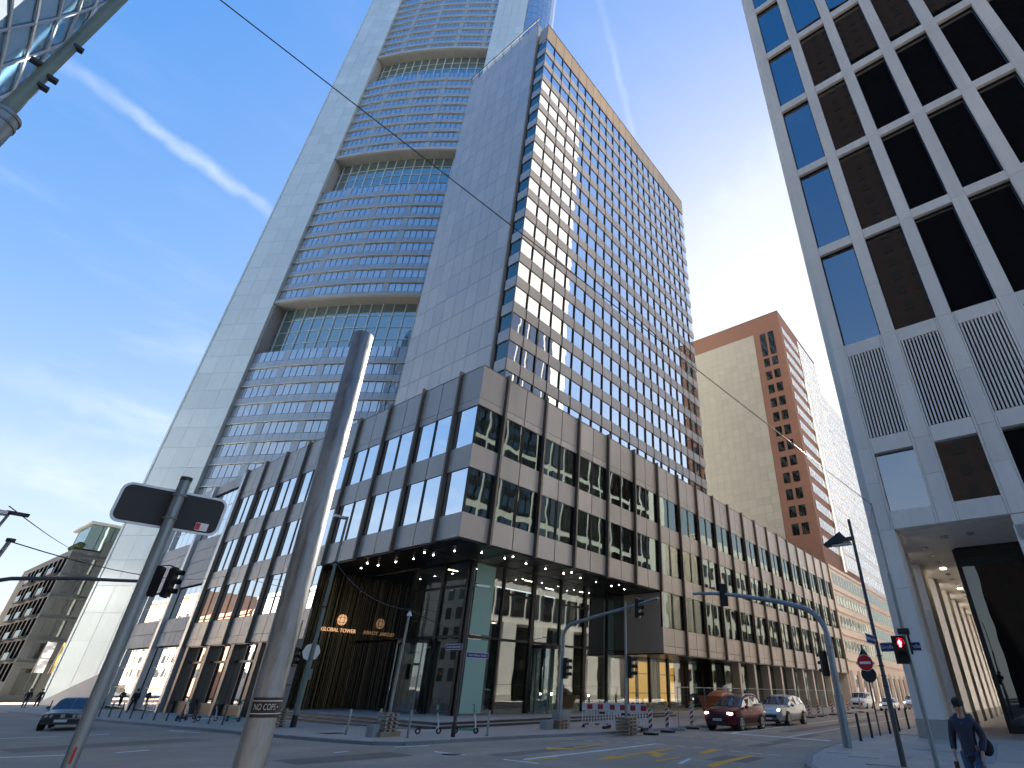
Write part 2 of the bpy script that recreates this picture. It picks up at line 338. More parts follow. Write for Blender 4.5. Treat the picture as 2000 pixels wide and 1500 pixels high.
for pts in ([(20.76, 17.04), (20.93, 16.2), (21.0, 15.4), (21.1, 14.6), (21.2, 13.8), (21.18, 12.83), (20.94, 11.78), (20.8, 10.95), (20.55, 10.1), (20.35, 9.3), (20.1, 8.5), (20.0, 7.8)], [(25.8, 14.9), (25.72, 14.03), (25.55, 13.02), (25.4, 12.21), (25.2, 11.4), (24.8, 10.6), (24.47, 9.76), (24.27, 8.95), (24.06, 8.2)]):
    for x, y in pts:
        bm_ = MB(); bm_.quad(*[(x+a, y+c, gz(y+c)+.005) for a, c in ((-.07, -.22), (.07, -.22), (.07, .22), (-.07, .22))]); bm_.build('crossing_dash', 'white_paint', road)
for q in ([(9, 17), (12.5, 16.6), (12.7, 18.2), (9.1, 18.6)], [(22.5, 9.2), (31, 9.5), (31, 10.1), (22.5, 9.9)], [(14, 14.2), (19, 14.0), (19, 14.9), (14.1, 15.1)], [(5, 27), (11, 28), (10.8, 30), (4.9, 29)], [(17.3, 7.6), (19, 7.7), (18.8, 9.0), (17.2, 8.9)], [(32, 11.2), (52, 11.4), (52, 12.3), (32, 12.1)]):
    bm_ = MB(); bm_.quad(*[(x, y, gz(y)+.0025) for x, y in q]); bm_.build('asphalt_repair', 'asphalt_patch', road)
for (x0, y0, x1, y1) in ((6, 22, 24, 15.8), (12, 9, 40, 12.8), (8, 33, 12.6, 21.6), (14.5, 17.5, 30, 15.4), (21, 7.4, 23.5, 17.6)):
    pts = []; n__ = 26
    for k in range(n__+1): pts.append((x0+(x1-x0)*k/n__+random.uniform(-.09, .09), y0+(y1-y0)*k/n__+random.uniform(-.09, .09)))
    bm_ = MB()
    for (a, c) in zip(pts, pts[1:]): bm_.quad(*[(p[0]+d, p[1]+e, gz(p[1]+e)+.0036) for p, d, e in ((a, -.012, -.012), (c, -.012, -.012), (c, .014, .014), (a, .014, .014))])
    bm_.build('tar_seam', 'tar', road)
# a manhole and covers
for (cx, cy, rr, nm, mt) in ((13.5, 16.0, .33, 'manhole_cover', 'dark_metal'), (26.2, 5.2, .45, 'access_cover', 'plinth'), (20.6, 4.2, .5, 'access_cover', 'plinth'), (15.4, 26.6, .7, 'access_cover', 'pole_dark')):
    bm_ = MB(); h = .005 if nm == 'manhole_cover' else (.118 if cx > 18 else .106)
    bm_.quad(*[(cx+rr*math.cos(t*math.pi/(8 if nm[0] == 'm' else 2)+.785), cy+rr*math.sin(t*math.pi/(8 if nm[0] == 'm' else 2)+.785), gz(cy+rr*math.sin(t*math.pi/(8 if nm[0] == 'm' else 2)+.785))+h) for t in range(16 if nm[0] == 'm' else 4)])
    bm_.build(nm, mt, road if cx < 14 else (pvl if cy > 10 else pvr))
# ------------------------------------------------------------------ low corner office building with bronze ribs
XC, YC = 20.0, 25.65
LB = thing('corner_office_building', 'low taupe corner office building with dark vertical ribs above a glazed lobby', 'building', (XC, YC, gz(YC)))
ribX = [22.33+4.2*k for k in range(20)]; ribY = [28.0+4.4*k for k in range(9)]
XE, YE = ribX[-1], ribY[-1]
panels, wins, lwins, curtains, mull = [], [], [], [], []
ROWS = [('p', 9.42, 10.93), ('w', 10.96, 13.84), ('p', 13.87, 15.50), ('w', 15.53, 18.38), ('p', 18.41, 18.93), ('p', 18.96, 21.50)]
LOW = [('p', 4.37, 4.92), ('p', 4.95, 6.36), ('w', 6.40, 9.38)]
def fill(axis, a0, a1, rows):
    mid = (a0+a1)/2; L = a1-a0
    for k, z0, z1 in rows:
        zc, h = (z0+z1)/2, z1-z0
        if axis == 'x': c = lambda d: (mid, YC+d, zc); s = lambda t, m=.03: (L-m, t, h)
        else: c = lambda d: (XC+d, mid, zc); s = lambda t, m=.03: (t, L-m, h)
        if k == 'p': panels.append((c(.06), s(.12)))
        else:
            (wins if axis == 'x' else lwins).append((c(.075), s(.03, .16)))
            fr = .035
            # slim frame: two uprights
            for e in (-1, 1):
                q = mid+e*(L/2-.05)
                mull.append((((q, YC+.10, zc) if axis == 'x' else (XC+.10, q, zc)), ((.075, .16, h) if axis == 'x' else (.16, .075, h))))
            n = random.choice((1, 2, 2, 3))
            for t in range(n):
                wd = random.uniform(.25, .8)*L*.5; q = a0+.12+random.random()*(L-.24-wd)+wd/2
                if axis == 'x': curtains.append((((q, YC+.55, zc) if axis == 'x' else (XC+.55, q, zc)), ((wd, .04, h*random.choice((1, 1, .96))) if axis == 'x' else (.04, wd, h))))
for a, bq in zip(ribX, ribX[1:]):
    mid = (a+bq)/2
    for u0, u1 in ((a+.10, mid-.02), (mid+.02, bq-.10)):
        fill('x', u0, u1, ROWS+(LOW if mid > 43.5 else []))
for a, bq in zip(ribY, ribY[1:]):
    mid = (a+bq)/2
    for u0, u1 in ((a+.10, mid-.02), (mid+.02, bq-.10)):
        fill('y', u0, u1, ROWS+(LOW if mid > 43 else []))
# corner bay: panels meet at the corner, windows glazed round it
for k, z0, z1 in ROWS:
    zc, h = (z0+z1)/2, z1-z0
    if k == 'p':
        panels.append(((XC+1.115+.0, YC+.06, zc), (2.23, .12, h))); panels.append(((XC+.06, YC+.12+1.065, zc), (.12, 2.11, h)))
    else:
        wins.append(((XC+1.2, YC+.10, zc), (2.0, .03, h))); lwins.append(((XC+.10, YC+1.2, zc), (.03, 1.96, h)))
        mull.append(((XC+.12, YC+.12, zc), (.10, .10, h)))
        for q in (.75, 1.55): curtains.append(((XC+q, YC+.7, zc), (.5, .04, h))); curtains.append(((XC+.7, YC+q+.3, zc), (.04, .4, h)))
pieces(LB, 'facade_panel', 'panel', panels, 300); pieces(LB, 'window', 'win_glass', wins, 200); pieces(LB, 'window', 'left_glass', lwins, 100)
pieces(LB, 'window_mullion', 'dark_frame', mull, 240); pieces(LB, 'curtain', 'curtain', curtains, 280)
for k, x in enumerate(ribX):
    z0 = 9.30 if x < 43.5 else 4.30
    pc('rib', 'rib', LB, (x, YC-.08, (z0+21.72)/2), (.17, .36, 21.72-z0))
for y in ribY:
    z0 = 9.30 if y < 42 else 4.30
    pc('rib', 'rib', LB, (XC-.08, y, (z0+21.72)/2), (.36, .17, 21.72-z0))
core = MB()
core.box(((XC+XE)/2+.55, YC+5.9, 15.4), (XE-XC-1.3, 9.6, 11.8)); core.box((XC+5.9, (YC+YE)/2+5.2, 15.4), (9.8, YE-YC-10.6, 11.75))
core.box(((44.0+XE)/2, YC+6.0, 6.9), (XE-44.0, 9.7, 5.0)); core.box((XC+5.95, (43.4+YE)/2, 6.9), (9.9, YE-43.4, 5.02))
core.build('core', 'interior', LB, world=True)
# floor slabs close the gaps behind the panels
sl = MB()
for z in (9.9, 14.7, 20.2):
    sl.box(((XC+XE)/2, YC+.62, z), (XE-XC-.3, .92, .5)); sl.box((XC+.62, (YC+YE)/2+.6, z), (.92, YE-YC-1.3, .5))
sl.box(((44.0+XE)/2, YC+.64, 5.3), (XE-44.2, .9, .5)); sl.box((XC+.64, (43.4+YE)/2, 5.3), (.9, YE-43.6, .5))
sl.build('floor_slab', 'interior', LB, world=True)
rf = MB().box(((XC+XE)/2, YC+6, 21.45), (XE-XC-.3, 11.6, .1)).box((XC+5.95, (YC+YE)/2+6, 21.44), (11.4, YE-YC-12.2, .1)).build('roof', 'dark_metal', LB, world=True)
pc('coping', 'rib', LB, ((XC+XE)/2, YC+.10, 21.535), (XE-XC, .24, .06)); pc('coping', 'rib', LB, (XC+.10, (YC+YE)/2+.12, 21.537), (.24, YE-YC-.25, .06))
for i in range(5): pc('plant_screen_slat', 'rib', LB, (XC+1.9, 51.5, 21.75+i*.22), (.06, 19, .12))
# soffits over the lobby
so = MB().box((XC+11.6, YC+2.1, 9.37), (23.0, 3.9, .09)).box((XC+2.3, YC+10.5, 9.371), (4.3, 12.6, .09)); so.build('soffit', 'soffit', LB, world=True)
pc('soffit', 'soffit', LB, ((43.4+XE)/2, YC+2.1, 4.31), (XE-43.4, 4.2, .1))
sb = MB()
for i in range(12): sb.box((XC+1.0+i*1.9, YC+2.05, 9.315), (.03, 3.8, .02))
sb.build('soffit_joint', 'dark_frame', LB, world=True)
for x, y in [(21.3, 37.4), (22.1, 39.5), (22.2, 37.4), (22.2, 35.2), (22.2, 33.1), (21.4, 30.8), (22.2, 30.9), (22.2, 28.7), (23.5, 27.5), (25.6, 27.5), (25.6, 26.7), (27.7, 27.5), (29.9, 27.6), (32.0, 27.6), (32.0, 26.8), (34.2, 27.7), (36.3, 27.7), (38.5, 27.7), (38.5, 26.9), (40.6, 27.8)]:
    MB().disc((x, y, 9.31), .05, (0, 0, 1), .02, 12).build('downlight', 'lamp_lit', LB, world=True)
# lobby glazing
FZ = .05
glz = []; fm = []
mx_ = [24.9, 27.9, 31.1, 34.3, 37.5, 40.7, 43.8, 47.6, 51.0, 54.6, 58.2]
for i, (a, bq) in enumerate(zip(mx_, mx_[1:])):
    c = (a+bq)/2; top = 9.3 if c < 43.5 else 4.3; gy = 29.8
    if not (31 < c < 34): glz.append(((c, gy, (FZ+4.45)/2 if top > 5 else (FZ+top)/2), (bq-a-.12, .04, 4.3 if top > 5 else top-FZ-.1)))
    if top > 5:
        if i in (1, 3): glz.append(((c, gy, 6.0), (bq-a-.12, .04, 2.85))); glz.append(((c, gy, 8.45), (bq-a-.12, .04, 1.7))); fm.append(((c, gy-.02, 7.5), (bq-a, .12, .12)))
        else: glz.append(((c, gy, 6.95), (bq-a-.12, .04, 4.7)))
        fm.append(((c, gy-.02, 4.5), (bq-a, .12, .10)))
for i, x in enumerate(mx_):
    top = 9.33 if x < 44 else 4.3
    fm.append(((x, 29.77, top/2), (.16 if i % 2 else .34, .22, top-.04)))
my_ = [30.0, 32.7, 36.1, 38.6, 40.6, 42.5]
for i, (a, bq) in enumerate(zip(my_, my_[1:])):
    c = (a+bq)/2; mt = glz
    if i < 2:
        if i != 1: glz.append(((24.8, c, (FZ+4.45)/2), (.04, bq-a-.1, 4.3)))
        glz.append(((24.8, c, 6.1), (.04, bq-a-.1, 3.0))); glz.append(((24.8, c, 8.5), (.04, bq-a-.1, 1.5)))
        fm.append(((24.78, c, 4.5), (.12, bq-a, .1))); fm.append(((24.78, c, 7.7), (.12, bq-a, .1)))
    else:
        for z0, z1 in ((FZ, 4.4), (4.55, 9.3)): pc('dark_glass_pane', 'mirror_dark', LB, (24.8, c, (z0+z1)/2), (.05, bq-a-.06, z1-z0))
for i, y in enumerate(my_[:3]): fm.append(((24.77, y, 4.68), (.22, .26, 9.26)))
pieces(LB, 'lobby_pane', 'lobby_glass', glz); pieces(LB, 'lobby_frame', 'dark_frame', fm)
# revolving doors: curved bronze drum with glass leaves
def revolving(cx, cy, r, h):
    for a0 in (0, 180):
        p = MB()
        for k in range(9):
            a = R(a0+25+k*(130/8)); p.box((cx+r*math.cos(a), cy+r*math.sin(a), FZ+h/2), (.03, r*.30, h), a)
        p.build('revolving_door_wall', 'lobby_glass', LB, world=True)
    for k in range(8):
        a = R(k*45+20); pc('revolving_door_post', 'rib', LB, (cx+r*math.cos(a), cy+r*math.sin(a), FZ+h/2), (.09, .09, h), a)
    MB().disc((cx, cy, FZ+h+.08), r+.06, (0, 0, 1), .22, 28).build('revolving_door_canopy', 'dark_frame', LB, world=True)
    for k in range(3):
        a = R(k*120+10); pc('revolving_door_leaf', 'lobby_glass', LB, (cx+r*.45*math.cos(a), cy+r*.45*math.sin(a), FZ+h/2), (r*.85, .03, h-.1), a)
revolving(32.7, 29.8, 1.25, 4.1); revolving(24.8, 34.4, 1.45, 4.1)
# lobby interior
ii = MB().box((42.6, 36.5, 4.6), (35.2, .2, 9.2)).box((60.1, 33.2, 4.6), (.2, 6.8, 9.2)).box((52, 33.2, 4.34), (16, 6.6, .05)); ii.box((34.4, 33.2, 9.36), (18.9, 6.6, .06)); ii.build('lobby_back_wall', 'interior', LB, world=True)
pc('lobby_floor', 'steps', LB, (42.0, 31.0, -.12), (43.2, 11.0, .32))
pc('teal_screen', 'teal', LB, (26.05, 29.72, 6.9), (1.75, .03, 4.5)); pc('teal_screen', 'teal', LB, (26.05, 29.72, 2.25), (1.75, .03, 4.2)); pc('lobby_column', 'teal', LB, (36.2, 31.4, 4.6), (.9, .6, 9.1)); pc('lobby_column', 'stone_grey', LB, (34.6, 32.6, 4.6), (.8, .8, 9.1)); pc('lobby_column', 'stone_grey', LB, (29.7, 33.4, 4.6), (.9, .8, 9.1)); pc('lobby_column', 'teal', LB, (43.5, 31.6, 4.5), (.8, .6, 9.0))
pc('lobby_column', 'stone_grey', LB, (50.3, 31.2, 2.1), (.7, .7, 4.2)); pc('lobby_column', 'stone_grey', LB, (40.0, 33.5, 4.6), (.7, .7, 9.1))
for (x, z, w, h) in ((46.3, 2.25, 1.0, 3.3), (48.2, 2.25, 1.5, 3.3), (52.0, 2.3, 1.2, 3.4), (53.7, 2.3, .8, 3.4)): pc('lit_lobby_panel', 'warm_lit', LB, (x, 30.9, z), (w, .06, h))
for z in (1.3, 2.9): pc('lit_panel_bar', 'dark_frame', LB, (47.4, 30.82, z), (3.6, .05, .07)); pc('lit_panel_bar', 'dark_frame', LB, (52.8, 30.82, z), (3.0, .05, .07))
for (x, z) in ((33.9, 1.2), (35.2, 1.2), (39.9, 1.1)): MB().sphere((x, 31.0, z), .09).build('table_lamp', 'soft_lit', LB, True, world=True)
for (x, y) in ((27.0, 32.0), (29.3, 33.0), (33, 32.2), (36.9, 33.4), (40, 32), (26.4, 34)): pc('ceiling_light', 'soft_lit', LB, (x, y, 9.30), (1.0, .10, .03))
pc('reception_desk', 'wood', LB, (40.0, 33.0, .6), (3.4, .7, 1.0))
# end wall of the recess with upright gold fins, emblem and name
pc('recess_end_wall', 'dark_frame', LB, (22.4, 42.75, 4.5), (4.8, .2, 9.8))
for i in range(30):
    x = 20.75+i*.138; dpt = random.choice((.10, .16, .24)); pc('gold_fin', 'gold', LB, (x, 42.64-dpt/2, 4.62), (random.choice((.035, .05, .08)), dpt, 9.35))
for z0, z1 in ((-.6, 1.5), (1.53, 3.05), (3.08, 4.6), (4.63, 6.2), (6.23, 7.8), (7.83, 9.36)):
    pc('pier_panel', 'panel', LB, (20.30, 42.55, (z0+z1)/2), (.6, .5, z1-z0-.02))

text_obj('GLOBAL TOWER', .37, 'gold_letters', LB, face_M(Vector((23.05, 42.30, 5.18))-LB.location, (1, 0, 0)), 'name_lettering', .03)
e = MB(); cx, cz = 23.12, 5.92
MB().disc((cx, 42.33, cz), .40, (0, 1, 0), .06, 32).build('globe_emblem', 'gold_letters', LB, world=True)
for k in range(1): 
    e.tube([(cx+.42*math.cos(t*math.pi/16), 42.28, cz+.42*math.sin(t*math.pi/16)) for t in range(33)], .022, 6)
    for w in (.17,):
        e.tube([(cx+w*math.cos(t*math.pi/12), 42.275, cz+.42*math.sin(t*math.pi/12)) for t in range(25)], .016, 6)
    for s_ in (-1, 1): e.tube([(cx+(t-6)/6*.36, 42.275, cz+s_*(.19-.07*abs((t-6)/6)**2)) for t in range(13)], .016, 6)
e.build('emblem_lines', 'dark_frame', LB, world=True)
# steps round the entrance
for k in range(3):
    z1 = FZ-.15*k-.0; ext = .15+.34*k
    o = MB().prism([(20.35-ext, 25.55-ext), (44, 25.55-ext), (44, 30.5), (26, 30.5), (26, 42.4), (20.35-ext, 42.4)], lambda x, y: gz(y)-.1, (lambda zz: (lambda x, y: zz))(z1)).build('step', 'steps', LB, world=True)
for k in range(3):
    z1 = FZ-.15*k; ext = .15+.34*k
    pc('riser_shade', 'dark_metal', LB, ((20.35-ext+44)/2, 25.55-ext-.008, z1-.085), (44-20.35+ext, .012, .11)); pc('riser_shade', 'dark_metal', LB, (20.35-ext-.008, (25.55-ext+42.4)/2, z1-.085), (.012, 42.4-25.55+ext, .11))  # dark strips put the shade on the risers into their colour
# east ground floor: recessed glazing and columns
gl = []
for i in range(14):
    a = 58.4+i*3.1; gl.append(((a+1.55, 28.6, 2.0), (2.9, .05, 4.4)))
pieces(LB, 'shopfront_pane', 'win_glass', gl)
for i in range(10): pc('ground_column', 'panel', LB, (60.3+i*4.2, 26.6, 1.95), (.55, .9, 4.8))
pc('recess_back_wall', 'interior', LB, (80, 31.5, 2.0), (44, .2, 4.8)); pc('end_pier', 'panel', LB, (XE-.3, YC+1.2, 1.9), (.6, 2.4, 4.75)); pc('recess_side_wall', 'panel', LB, (43.6, YC+2.1, 6.85), (.3, 4.1, 4.95))
# west ground floor: tall shop windows with dark frames
for (a, bq) in ((43.0, 47.3), (47.9, 52.2), (52.8, 57.1), (57.7, 61.9)):
    n = 3; w = (bq-a)/n
    pc('shopfront_frame', 'dark_frame', LB, (XC+.5, (a+bq)/2, 3.05), (.2, bq-a, .16)); pc('shopfront_plinth', 'dark_frame', LB, (XC+.5, (a+bq)/2, -.35), (.25, bq-a, .9))
    for i in range(n):
        c = a+w*(i+.5)
        pc('shopfront_pane', 'left_glass', LB, (XC+.55, c, 1.5), (.04, w-.1, 2.9)); pc('shopfront_pane', 'left_glass', LB, (XC+.55, c, 3.7), (.04, w-.1, 1.1))
        pc('shopfront_frame', 'dark_frame', LB, (XC+.5, a+w*i, 1.7), (.2, .1, 5.0))
for y in (47.6, 52.5, 57.4, 62.2): pc('ground_pier', 'rib', LB, (XC+.3, y, 1.75), (.7, .55, 5.1))
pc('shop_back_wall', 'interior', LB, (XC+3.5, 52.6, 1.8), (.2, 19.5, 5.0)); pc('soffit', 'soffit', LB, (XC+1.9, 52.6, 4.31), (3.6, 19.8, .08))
# ------------------------------------------------------------------ tall slab tower behind the corner building
GX, GY = 32.9, 38.5
GT = thing('slab_office_tower', 'tall slab tower with a grid of square windows and a blank panelled side wall', 'tower', (GX, GY, 21.4))
NC, PW = 22, 2.27
pan, win, cur, fin = [], [], [], []
for c in range(NC):
    xa = GX+c*PW; xm = xa+PW/2
    for k in range(-3, 18):
        zt = 32.5+4.1*k; zb = zt-2.45
        win.append(((xm, GY+.14, (zt+zb)/2), (PW-.26, .03, 2.41)))
        pan.append(((xm, GY+.05, zb-.825), (PW-.05, .10, 1.61)))
        if c >= 3 and random.random() > .12:
            bh = random.choice((2.4, 2.4, 2.4, 1.6, 1.0))
            for q in (.17, .5, .83): cur.append(((xa+.14+q*(PW-.28), GY+.30, zt-bh/2-.02), (random.choice((.42, .5, .56)), .03, bh)))
    pan.append(((xm, GY+.05, 102.6), (PW-.05, .1, .14)))
    fin.append(((xa, GY+.0, 64), (.06, .16, 77.4)))
pieces(GT, 'window', 'tower_glass', win, 300, 'upper_windows'); pieces(GT, 'facade_panel', 'tower_panel', pan, 300, 'upper_facade_panels'); pieces(GT, 'curtain', 'sheer', cur, 120, 'far_curtains'); pieces(GT, 'mullion', 'rib', fin)
for c in range(NC): pc('parapet_panel', 'bronze', GT, (GX+c*PW+PW/2, GY+.06, 104.9), (PW-.07, .12, 4.35)); 
GW = NC*PW
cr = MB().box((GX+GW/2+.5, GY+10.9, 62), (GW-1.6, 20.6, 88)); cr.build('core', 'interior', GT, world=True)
pc('roof_edge', 'dark_metal', GT, (GX+GW/2, GY+.2, 107.15), (GW, .5, .12)); pc('parapet_back', 'dark_metal', GT, (GX+GW/2, GY+.3, 104.9), (GW-.1, .3, 4.3)); pc('end_wall', 'tower_panel', GT, (GX+GW-.05, GY+10.6, 63), (.3, 20.6, 88))
sl = MB()
for k in range(-3, 18): sl.box((GX+GW/2+.3, GY+.55, 32.5+4.1*k-2.45-.83), (GW-1.2, .8, 1.3))
tag(sl.build('spandrel_backing', 'interior', GT, world=True), kind='stuff')
# wrapped corner windows and the dark joint, on the side
for k in range(-3, 18):
    zt = 32.5+4.1*k; pc('corner_window', 'win_glass', GT, (GX+.16, GY+1.05, zt-1.22), (.03, 1.75, 2.41)); pc('corner_panel', 'tower_panel', GT, (GX+.06, GY+1.05, zt-2.45-.825), (.12, 1.9, 1.61))
pc('corner_parapet', 'bronze', GT, (GX+.06, GY+1.05, 104.9), (.12, 1.9, 4.35)); pc('shadow_joint', 'dark_metal', GT, (GX+.5, GY+2.35, 64), (.2, .8, 86))
sw = []
PY0 = GY+2.75
for c in range(8):
    for k in range(22): sw.append(((GX-.10, PY0+1.16+c*2.32, 22.5+k*4.1), (.12, 2.27, 4.04)))
pieces(GT, 'wall_panel', 'wall_panel', sw, 300); pc('wall_backing', 'joint', GT, (GX+.15, PY0+9.28, 65.3), (.34, 18.5, 89.5)); pc('wall_edge', 'tower_panel', GT, (GX+.25, PY0-.08, 65.4), (.8, .14, 89.6))
b = MB().tube([(GX-.5, PY0-.3, 111.6), (GX-.5, PY0+18.9, 111.6)], .10, 6)
for i in range(9): b.tube([(GX-.05, PY0+.3+i*2.3, 109.8), (GX-.5, PY0+.3+i*2.3, 111.6)], .06, 5)
b.build('roof_rail', 'dark_metal', GT, world=True)
# ------------------------------------------------------------------ very tall bank tower with sky gardens
A0 = Vector((26.2, 102.1)); B0 = Vector((43.2, 74.4)); CH = (B0-A0).length; ev = (B0-A0)/CH; nv = Vector((ev.y, -ev.x))
if nv.dot(-A0) < 0: nv = -nv
CBT = thing('bank_skyscraper', 'pale grey skyscraper with three recessed sky gardens and a glassy rounded corner', 'tower', (A0.x, A0.y, gz(A0.y)))
ANG = math.atan2(ev.y, ev.x)
def cbp(s, d=0.):                              # point on the gently bowed front: s along it, d outwards
    sag = 1.1*(1-(2*s/CH-1)**2); p = A0+ev*s+nv*(sag+d); sl_ = -4.4*(2*s/CH-1)/CH; return p, ANG+math.atan(sl_)*(-1 if ev.x*nv.y-ev.y*nv.x < 0 else 1)
def cb(s, z, w, t, h, d=0.):
    p, a = cbp(s, d); return ((p.x, p.y, z), (w, t, h), a)
offices = [(-1.2, 55.5), (67, 100.2), (111.7, 145), (156.2, 189.7), (201, 226)]
gardens = [(55.5, 67), (100.2, 111.7), (145, 156.2), (189.7, 201)]
spn, pan, led, tile = [], [], [], []
FH = 3.72; NB = 25; bw = CH/NB
for z0, z1 in offices:
    n = round((z1-z0)/FH); fh = (z1-z0)/n
    for k in range(n):
        zb = z0+k*fh
        for i in range(NB):
            s = (i+.5)*bw
            spn.append(cb(s, zb+.72, bw-.05, .16, 1.36, .02))
            if i % 6 == 5: tile.append(cb(s, zb+1.45+(fh-1.5)/2, bw-.04, .14, fh-1.55, .0))
            else: pan.append(cb(s, zb+1.45+(fh-1.5)/2, bw-.14, .08, fh-1.62, -.03))
        for i in range(9): led.append(cb((i+.5)*CH/9, zb+.02, CH/9+.02, .45, .08, .14))
def first(items, name, mt, lim, many): 
    vis = [it for it in items if it[0][2] > 15]; pieces(CBT, name, mt, vis, lim, many)
first(spn, 'spandrel_panel', 'cb_spandrel', 300, 'spandrel_field'); first(pan, 'window', 'cb_glass', 300, 'window_field'); first(tile, 'pier_panel', 'cb_spandrel', 150, 'pier_field'); first(led, 'floor_ledge', 'cb_white', 200, 'ledge_field')
bd = MB()
for z0, z1 in offices:
    pts = [cbp(i*CH/16, -.14)[0] for i in range(17)]; poly = [(p.x, p.y) for p in pts]+[((B0-nv*26).x, (B0-nv*26).y), ((A0-nv*26).x, (A0-nv*26).y)]
    bd.prism(poly, z0, z1-.02)
bd.build('tower_body', 'dark_frame', CBT, world=True)
gp, gm, gs, gh = [], [], [], []
for z0, z1 in gardens:
    h = z1-z0
    for i in range(13):
        s = 1.2+(i+.5)*(CH-2.4)/13
        for j in range(4): gp.append(cb(s, z0+h*(j+.5)/4, (CH-2.4)/13-.10, .06, h/4-.10, -2.1))
        gm.append(cb(1.2+i*(CH-2.4)/13, z0+h/2, .16, .22, h, -2.0))
    for i in range(10): gs.append(cb((i+.5)*CH/10, z1+.02, CH/10-.05, 2.9, .10, -1.2)); gh.append(cb((i+.5)*CH/10, z1+.45, CH/10+.05, .5, .85, .35))
    for j in range(1, 4): gm += [cb((i+.5)*CH/8, z0+h*j/4, CH/8, .14, .10, -2.02) for i in range(8)]
pieces(CBT, 'garden_pane', 'garden_glass', gp); pieces(CBT, 'garden_mullion', 'cb_white', gm); pieces(CBT, 'garden_soffit_panel', 'cb_soffit', gs); pieces(CBT, 'garden_hood', 'cb_soffit', gh)
for z0, z1 in gardens:
    gb = MB()
    for e_, s_ in ((A0, 1), (B0, -1)):
        p = e_-nv*2.2; gb.box((p.x, p.y, (z0+z1)/2), (.4, 5, z1-z0), ANG)
    p = (A0+B0)/2-nv*14; gb.box((p.x, p.y, (z0+z1)/2), (CH, 22, z1-z0), ANG)
    gb.build('garden_back_wall', 'stone_grey', CBT, world=True)
st = []
for (o_, w_, nn, mt_) in ((A0-ev*9.4, 9.4, 3, 'l'), (B0, 9.2, 4, 'r')):
    for k in range(61):
        for i in range(nn):
            p = o_+ev*(w_*(i+.5)/nn)+nv*.75; z = -1.2+k*3.72
            if z > 12: st.append(((p.x, p.y, z+1.86), (w_/nn-.045, .12, 3.67), ANG))
pieces(CBT, 'glass_cladding_panel', 'cb_white', st, 300, 'upper_cladding')
low = []
for k in range(4):
    for i in range(3):
        p = A0-ev*9.4+ev*(9.4*(i+.5)/3)+nv*.75; low.append(((p.x, p.y, -1.2+k*3.72+1.86), (3.08, .12, 3.67), ANG))
pieces(CBT, 'glass_cladding_panel', 'cb_white', low)
rb = MB()
for o_, w_ in ((A0-ev*9.4, 9.4), (B0, 9.2)):
    p = o_+ev*w_/2-nv*2.4; rb.box((p.x, p.y, 112), (w_-.1, 6.1, 227), ANG)
p = A0-ev*9.6+nv*.55; rb.box((p.x, p.y, 112), (.35, .7, 226), ANG)
rb.build('corner_shaft', 'cb_white', CBT, world=True)
# rounded glass corner beyond the right shaft
cc = B0+ev*9.2-nv*6.0; rg = []
for k in range(40):
    for i in range(7):
        a = math.atan2(nv.y, nv.x)+R(8+i*13)*(1 if ev.x*nv.y-ev.y*nv.x < 0 else -1); p = cc+Vector((math.cos(a), math.sin(a)))*6.4
        rg.append(((p.x, p.y, 80+k*3.72), (.1, 1.42, 3.6), a))
pieces(CBT, 'rounded_corner_pane', 'cb_glass', rg, 80, 'rounded_corner_field')
MB().tube([(cc.x, cc.y, 0), (cc.x, cc.y, 226)], 6.2, 24).build('corner_drum', 'cb_white', CBT, world=True)
# ------------------------------------------------------------------ grey stone bank podium with silver piers
SP = thing('grey_stone_annex', 'grey stone annex with silver piers and gridded reflective windows beside the ribbed block', 'building', (XC, 64, gz(64)))
ys = [63.5, 71.6, 81.5]
pcs, gw, gmu = [], [], []
for a, bq in zip(ys, ys[1:]):
    for (z0, z1, n) in ((10.15, 15.05, 4), (4.55, 7.05, 2)):
        for j in range(n):
            for i in range(5): w = (bq-a-.7)/5; pcs.append(((XC+.15, a+.35+w*(i+.5), z0+(z1-z0)*(j+.5)/n), (.2, w-.04, (z1-z0)/n-.05)))
    pcs.append(((XC+.15, (a+bq)/2, 20.85), (.2, bq-a-.7, 1.1)))
    for (z0, z1, n) in ((15.15, 20.2, 3), (7.12, 10.05, 2), (-.8, 4.45, 3)):
        for j in range(n):
            for i in range(5): w = (bq-a-.7)/5; gw.append(((XC+.32, a+.35+w*(i+.5), z0+(z1-z0)*(j+.5)/n), (.04, w-.09, (z1-z0)/n-.09)))
        gmu.append(((XC+.38, (a+bq)/2, (z0+z1)/2), (.06, bq-a-.5, z1-z0)))
pieces(SP, 'stone_slab', 'stone_grey', pcs); pieces(SP, 'window_pane', 'left_glass', gw); pieces(SP, 'window_backing', 'silver', gmu)
for y in ys: pc('silver_pier', 'silver', SP, (XC-.02, y, 10.2), (.5, .62, 22.4))
MB().box((XC+5.5, 72.6, 10.1), (9.8, 18.0, 22.2)).build('core', 'interior', SP, world=True)
MB().prism([(XC+.1, 82.0), (XC+.5, 82.0), (XC+.5, 108), (XC+.1, 108)], -2.2, lambda x, y: 2.9-(y-82)*.155).build('ramp_wall', 'stone_grey', SP, world=True)
